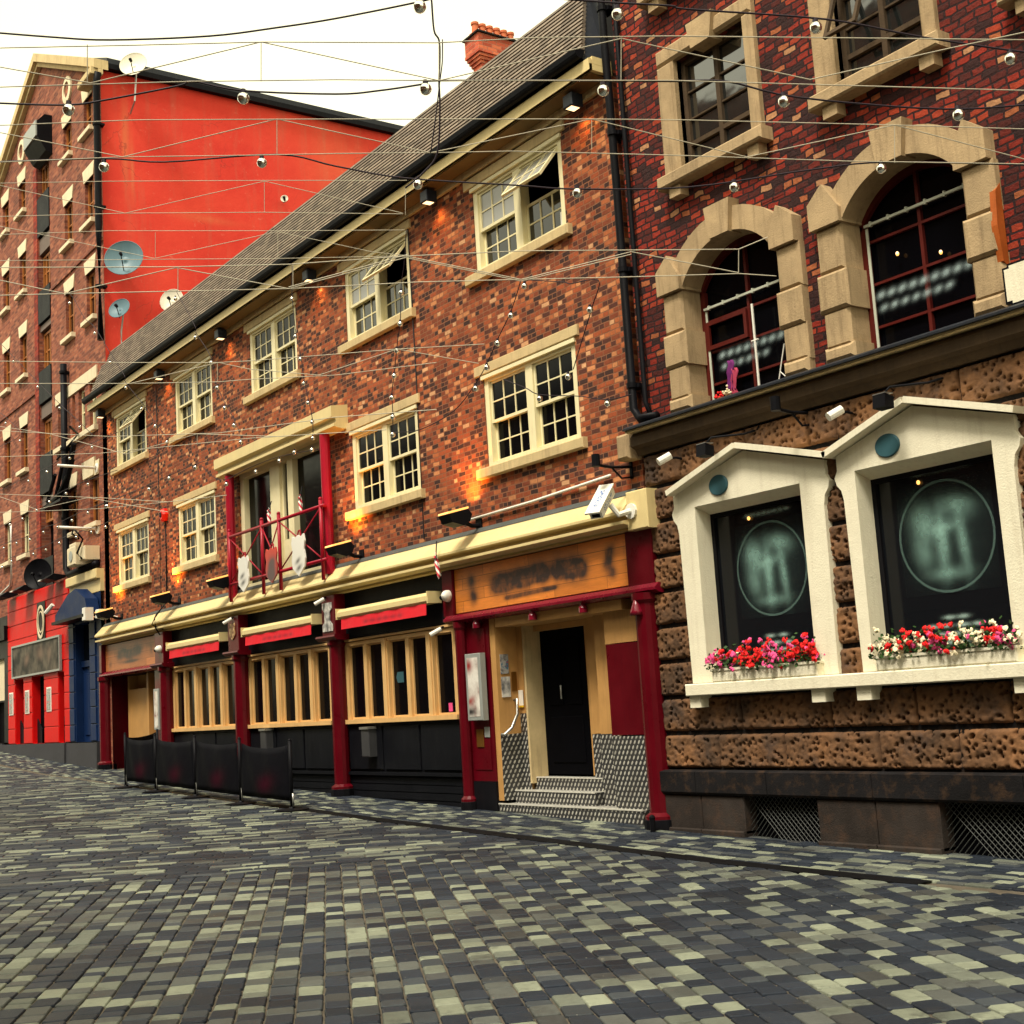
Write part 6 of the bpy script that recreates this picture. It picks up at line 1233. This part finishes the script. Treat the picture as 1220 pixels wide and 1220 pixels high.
# inside things by the smaller arched window
q=MB(); q.tube([(-9.50,.08,3.08),(-9.50,.08,4.02)],.014,6); q.tube([(-9.55,.08,3.62),(-9.45,.08,3.62)],.01,5); tag(q.build('display_pole',M['whiteplastic']),'thin white pole standing behind the smaller arched window','pole')
t=thing('potted_flowers','small bunch of red and white flowers at the foot of the smaller arched window','flowers',(-10.05,.05,3.08)); rd=random.Random(4)
for nm,mt,dx in (('red_blossoms','fred',0),('cream_blossoms','fwhite',.12)):
    q=MB()
    for i in range(26): q.sphere((-10.08+dx+rd.gauss(0,.035),.06+rd.gauss(0,.02),3.14+rd.gauss(0,.025)),.014,5,4)
    q.build(nm,M[mt],t)
q=MB(); q.lathe((-10.02,.06,3.03),[(0,0),(.05,0),(.07,.08),(.06,.08)],10); q.build('pot',M['terracotta'],t)
t=thing('hanging_scarf','purple and pink scarf hanging inside the smaller arched window','scarf',(-9.95,.14,3.2))
for nm,dx,zt,zb,col in (('purple_cloth',0,3.52,3.18,(.16,.02,.14)),('pink_cloth',.05,3.42,3.12,(.42,.05,.10))):
    q=MB(); P_=[]
    for j in range(9):
        for i in range(5): P_.append((-10.0+dx+.022*i*(1+.25*math.sin(j*.9))+.01*math.sin(j*1.7),.15-.03*abs(math.sin(i*1.6+j*.3)),zt+(zb-zt)*j/8))
    q.add(P_,[(j*5+i,j*5+i+1,(j+1)*5+i+1,(j+1)*5+i) for j in range(8) for i in range(4)]); o=q.build(nm,paint(nm,col,.8,.2,(.05,.02,.05),.2,bs=0),t,smooth=True); sm=o.modifiers.new('s','SOLIDIFY'); sm.thickness=.004
q=MB(); q.tube([(-9.30,.14,3.04),(-9.20,.14,3.35),(-9.15,.14,3.50)],.008,6); q.tube([(-9.24,.14,3.22),(-9.08,.14,3.06)],.006,5); tag(q.build('display_stand',M['whiteplastic']),'small bent white wire stand low in the smaller arched window','stand')
# right edge sign and wooden board
t=thing('white_sign','blank cream sign with notched corners and thin black outline at the right picture edge','sign',(-6.1,-.1,3.05))
def notch(x0,x1,z0,z1,n): return [(x0+n,z0),(x1-n,z0),(x1-n,z0+n/2),(x1,z0+n/2),(x1,z1-n/2),(x1-n,z1-n/2),(x1-n,z1),(x0+n,z1),(x0+n,z1-n/2),(x0,z1-n/2),(x0,z0+n/2),(x0+n,z0+n/2)]
q=MB(); q.prism(notch(-6.36,-4.6,3.05,3.42,.05),-.16,-.13); q.build('outline',M['black'],t); q=MB(); q.prism(notch(-6.34,-4.62,3.07,3.40,.05),-.165,-.1601); q.build('panel',M['white'],t)
q=MB(); q.prism([(-.02,3.42),(-.10,3.48),(-.13,3.8),(-.10,4.12),(-.02,4.2)],-6.43,-6.37,axis='x'); tag(q.build('wooden_board',M['orangewood']),'narrow varnished orange board edge-on beside the larger arched window','board')
# poles on the warehouse
for z,l_ in ((6.14,'upper white pole sticking out of the warehouse wall'),(4.66,'lower white pole sticking out of the warehouse wall')):
    t=thing('wall_pole',l_,'pole',(-31.05,0,z),'white poles on the warehouse'); q=MB(); q.tube([(-31.05,-.02,z),(-31.05,-.95,z+.02)],.035,10); q.build('pole',M['whiteplastic'],t,smooth=True); q=MB(); q.lathe((-31.05,0,z),[(0,0),(.12,0),(.12,.04),(.06,.05)],14,axis=(0,-1,0)); q.build('base_plate',M['whiteplastic'],t)
# air conditioner
t=thing('air_conditioner','cream air conditioning units and box on the warehouse above the blue doorway','air conditioner',(-31.6,-.1,3.85))
q=MB(); q.bbox(-32.1,-31.45,-.45,-.02,3.86,4.3,.02); q.build('unit',M['palestone'],t); q=MB(); q.bbox(-31.4,-30.95,-.38,-.02,3.92,4.25,.02); q.build('unit',M['palestone'],t)
q=MB(); q.bbox(-32.75,-32.25,-.2,-.0,4.02,4.5,.02); q.build('cover_box',M['palestone'],t)
q=MB(); q.tube([(-31.3,-.4,4.45),(-31.5,-.5,4.6),(-31.2,-.55,4.68),(-31.0,-.4,4.4),(-31.3,-.45,4.1),(-31.1,-.4,3.95)],.025,6); q.build('hose',M['black'],t,smooth=True)
q=MB(); q.lathe((-31.77,-.455,4.08),[(.13,0),(.13,.01),(0,.012)],16,axis=(0,-1,0)); q.build('fan_grille',M['greymetal'],t)
t=thing('fire_escape_bracket','dark tangle of angled ducts and brackets on the warehouse between the windows','ducting',(-33,-.1,5.7))
q=MB(); q.tube([(-34.3,-.25,5.75),(-33.2,-.3,5.8),(-32.4,-.3,6.2),(-31.9,-.3,6.9)],.07,8); q.tube([(-34.2,-.3,5.8),(-33.5,-.3,6.4)],.05,6); q.tube([(-33.5,-.3,5.78),(-32.9,-.3,6.5)],.05,6); q.tube([(-32.8,-.25,5.9),(-32.2,-.25,6.55)],.06,6); q.box(-34.3,-32.6,-.45,-.02,5.58,5.64); q.tube([(-34.0,-.1,6.9),(-32.2,-.1,7.2),(-31.2,-.6,7.15)],.03,6); q.build('duct',M['black'],t,smooth=False)
q=MB(); q.prism([(-32.05,6.02),(-31.25,6.02),(-31.15,6.45),(-32.15,6.45)],-.05,0); tag(q.build('lintel_stone',M['palestone']),'loose pale lintel stone above the narrow window by the pub corner','lintel')
# narrow windows beside the corner (row five, right) : frames in pale paint
# spotlights on the red shopfront
for i,(x,l_) in enumerate(((-38.4,'dark spotlight at the far left on top of the red shopfront'),(-36.6,'dark spotlight in the middle on top of the red shopfront'),(-33.9,'dark spotlight right of the dish on top of the red shopfront'))):
    t=thing('shop_spotlight',l_,'spotlight',(x,-.3,3.75),'spotlights on the red shopfront'); q=MB(); q.prism([(-.55,-.03),(-.3,-.08),(-.05,.0),(-.05,.06),(-.35,.10)],x-.35,x+.35,axis='x'); q.shift(0,0,3.78); q.build('housing',M['black'],t); q=MB(); q.box(x-.33,x-.1,-.56,-.50,3.74,3.77); q.build('lens',M['whiteplastic'],t)
t=thing('sign_lamp','white tube lamp on a bracket at the top right of the red shopfront','lamp',(-33.4,-.2,3.0)); q=MB(); q.tube([(-33.35,-.62,2.86),(-33.15,-.50,3.05)],.05,8); q.build('tube',M['whiteplastic'],t); q=MB(); q.tube([(-33.25,-.55,2.95),(-33.3,-.1,2.95)],.015,6); q.build('bracket',M['black'],t)
# ================================================================ cafe barriers
def barrier_posts():
    P=[(-24.55,-1.67),(-23.0,-1.66),(-21.15,-1.66),(-19.3,-1.67),(-17.62,-1.62)]
    labs=['farthest left post of the black cloth barrier','second post from the left of the black cloth barrier','middle post of the black cloth barrier','fourth post from the left of the black cloth barrier','nearest right-hand post of the black cloth barrier with its base plate clear']
    proto=None
    for (x,y),l_ in zip(P,labs):
        if proto is None:
            t=thing('barrier_post',l_,'post',(0,0,0),'posts of the black cloth barrier')
            q=MB(); q.tube([(0,0,.02),(0,0,.98)],.026,10); q.sphere((0,0,.985),.028,8,5); q.build('pole',M['black'],t,smooth=True)
            q=MB(); q.lathe((0,0,0),[(0,0),(.24,0),(.24,.012),(.05,.03),(.035,.05),(0,.05)],20); q.build('base',M['black'],t)
            q=MB(); q.tube([(.045,0,.05),(.045,0,.24)],.014,8); q.build('clip',M['steel'],t,smooth=True); proto=t; o=t
        else:
            o=proto.copy(); COL.objects.link(o)
            for ch_ in proto.children:
                c_=ch_.copy(); COL.objects.link(c_); c_.parent=o
            o['label']=l_
        o.location=(x,y,gz(x)+.002)
    return P
P=barrier_posts()
def banner(p0,p1,label,dip=.05):
    (xa,ya),(xb,yb)=p0,p1; q=MB(); nx=16; nz=8; V=[]
    for j in range(nz+1):
        for i in range(nx+1):
            u=.03+.94*i/nx; v=j/nz; x=xa+(xb-xa)*u; y=ya+(yb-ya)*u
            zt=gz(x)+.93-dip*4*u*(1-u); zb=gz(x)+.13-.0*u
            bow=.05*math.sin(math.pi*u)*math.sin(math.pi*(v*.8+.1))+.012*math.sin(u*17+v*4)
            V.append((x,y-bow,zb+(zt-zb)*v))
    q.add(V,[(j*(nx+1)+i,j*(nx+1)+i+1,(j+1)*(nx+1)+i+1,(j+1)*(nx+1)+i) for j in range(nz) for i in range(nx)])
    m,nt,b=newmat('barrier_cloth'); P_,ax,az=xz(nt); cx=(xa+xb)/2
    c=mixc(nt,blobs(nt,ax,az,[(cx+.1,gz(cx)+.35,.28,.13,.2,.5)]),(.004,.004,.006),(.06,.003,.014)); nt.links.new(c,b.inputs['Base Color']); b.inputs['Specular IOR Level'].default_value=.05; b.inputs['Roughness'].default_value=.75; bump(nt,noise_n(nt,P_,3,3),b,.4,.03)
    o=q.build('barrier_banner',m,smooth=True); sm=o.modifiers.new('s','SOLIDIFY'); sm.thickness=.004
    tag(o,label,'banner','cloths of the black barrier')
banner(P[0],P[1],'farthest left black cloth of the barrier with faint red mark'); banner(P[1],P[2],'second black cloth from the left of the barrier'); banner(P[2],P[3],'third black cloth of the barrier in front of the pilaster with the gold emblem'); banner(P[3],P[4],'nearest right-hand black cloth of the barrier, sagging at the top',.07)
t=thing('barrier_post','lone black post of the barrier return beside the pub wall','post',(-26.2,-.45,gz(-26.2)),'posts of the black cloth barrier'); q=MB(); q.tube([(-26.2,-.45,gz(-26.2)),(-26.2,-.45,gz(-26.2)+.98)],.026,10); q.build('pole',M['black'],t,smooth=True)
banner((-24.55,-1.67),(-26.2,-.45),'black cloth of the barrier turning back towards the far left doorway')
# iron cover in the setts, litter
q=MB(); q.box(-7.35,-7.05,-7.55,-7.38,gz(-7.2)+.0,gz(-7.2)+.006)
q=MB(); q.tube([(-11.25,-.35,gz(-11.25)),(-11.25,-.35,gz(-11.25)+.14)],.03,8); q.sphere((-11.25,-.35,gz(-11.25)+.15),.035,8,6); tag(q.build('stop_cock',M['black']),'small black capped stub at the foot of the right pub column','pipe stub')
# ================================================================ wires and strings of lamps
for label,rad,ln,ps in TRUSSES:
    t=thing('wire_truss',label,'wire truss',ln[0][0],'wire trusses across the street')
    for L in ln: q=MB(); q.tube(L,rad,5); q.build('wire',M['wire'],t)
    for L in ps: q=MB(); q.tube(L,rad*.8,5); q.build('drop_rod',M['wire'],t)
for label,cr,brd,L,B in STRINGS:
    t=thing('festoon_string',label,'string lights',L[0],'strings of lamps across the street')
    # gentle smoothing of the cable
    pts=[Vector(p_) for p_ in L]; out=[]
    for i in range(len(pts)-1):
        p0=pts[max(i-1,0)];p1=pts[i];p2=pts[i+1];p3=pts[min(i+2,len(pts)-1)]
        for k in range(5):
            s=k/5; out.append(.5*((2*p1)+(-p0+p2)*s+(2*p0-5*p1+4*p2-p3)*s*s+(-p0+3*p1-3*p2+p3)*s*s*s))
    out.append(pts[-1]); q=MB(); q.tube(out,cr,6); q.build('cable',M['cable'],t,smooth=True)
    for c_ in B:
        q=MB(); q.sphere(c_,brd,12,8); Bo=q.build('lamp',M['globe'],t,smooth=True)
        q=MB(); q.lathe((c_[0],c_[1],c_[2]+brd*.75),[(brd*.5,0),(brd*.42,brd*.8),(0,brd*.85)],8); q.build('cap',M['cable'],Bo)
# ================================================================ lights
def spotl(name,loc,target,power,col,size=R(90),blend=1,rad=.05):
    l=bpy.data.lights.new(name,'SPOT'); l.energy=power; l.color=col; l.spot_size=size; l.spot_blend=blend; l.shadow_soft_size=rad
    o=bpy.data.objects.new(name,l); COL.objects.link(o); o.location=loc; d=Vector(target)-Vector(loc); o.rotation_euler=d.to_track_quat('-Z','Y').to_euler(); return o
for x in (-29.5,-25.95,-18.15,-14.8): spotl('floodlight_glow',(x-.1,-.30,2.74),(x-.1,.1,3.4),60,(1,.36,.05),R(125))
spotl('floodlight_glow',(-22.97,-.30,2.74),(-22.97,.1,3.3),10,(1,.42,.08),R(110))
for x in (-11.92,-15.35,-19.2,-23.0,-26.3,-30.2): spotl('eaves_lamp_glow',(x,-.2,7.14),(x,.05,6.7),9,(1,.45,.12),R(120))
sl_=bpy.data.lights.new('sun','SUN'); sl_.energy=SUN; sl_.angle=R(14); sl_.color=(1,.93,.80)
so=bpy.data.objects.new('sun',sl_); COL.objects.link(so); el,az=R(60),R(158)   # az: compass angle clockwise from +Y towards +X
dv=Vector((math.sin(az)*math.cos(el),math.cos(az)*math.cos(el),math.sin(el))); so.rotation_euler=dv.to_track_quat('Z','Y').to_euler()
W=bpy.data.worlds.new('World'); scene.world=W; W.use_nodes=True; nt=W.node_tree; nt.nodes.clear()
sky=nt.nodes.new('ShaderNodeTexSky'); sky.sky_type='NISHITA'; sky.sun_disc=False; sky.sun_elevation=el; sky.sun_rotation=az; sky.air_density=1; sky.dust_density=4
bg=nt.nodes.new('ShaderNodeBackground'); bg.inputs[1].default_value=.05; nt.links.new(sky.outputs[0],bg.inputs[0])
tc=nt.nodes.new('ShaderNodeTexCoord'); cn=noise_n(nt,tc.outputs['Generated'],1.6,5,.55)
cl=ramp(nt,cn,[(.3,(.98,.89,.52)),(.7,(1.08,1.0,.62))]); b2=nt.nodes.new('ShaderNodeBackground'); nt.links.new(cl,b2.inputs[0]); b2.inputs[1].default_value=CLOUD
ad=nt.nodes.new('ShaderNodeAddShader'); nt.links.new(bg.outputs[0],ad.inputs[0]); nt.links.new(b2.outputs[0],ad.inputs[1]); ow=nt.nodes.new('ShaderNodeOutputWorld'); nt.links.new(ad.outputs[0],ow.inputs[0])
# ================================================================ camera
cd=bpy.data.cameras.new('camera'); cam=bpy.data.objects.new('camera',cd); COL.objects.link(cam)
Rm=Matrix(((0.572342,0.151298,0.805936),(0.817689,-0.03132,-0.574808),(-0.061725,0.987992,-0.14164)))
cam.matrix_world=Matrix.Translation((0,-10,0))@Rm.to_4x4(); cd.sensor_width=36; cd.sensor_fit='HORIZONTAL'; cd.lens=46.208; cd.clip_end=2000; cd.clip_start=.05
scene.camera=cam
scene.view_settings.view_transform='Standard'; scene.view_settings.look='None'; scene.view_settings.gamma=1; scene.view_settings.exposure=EXPO
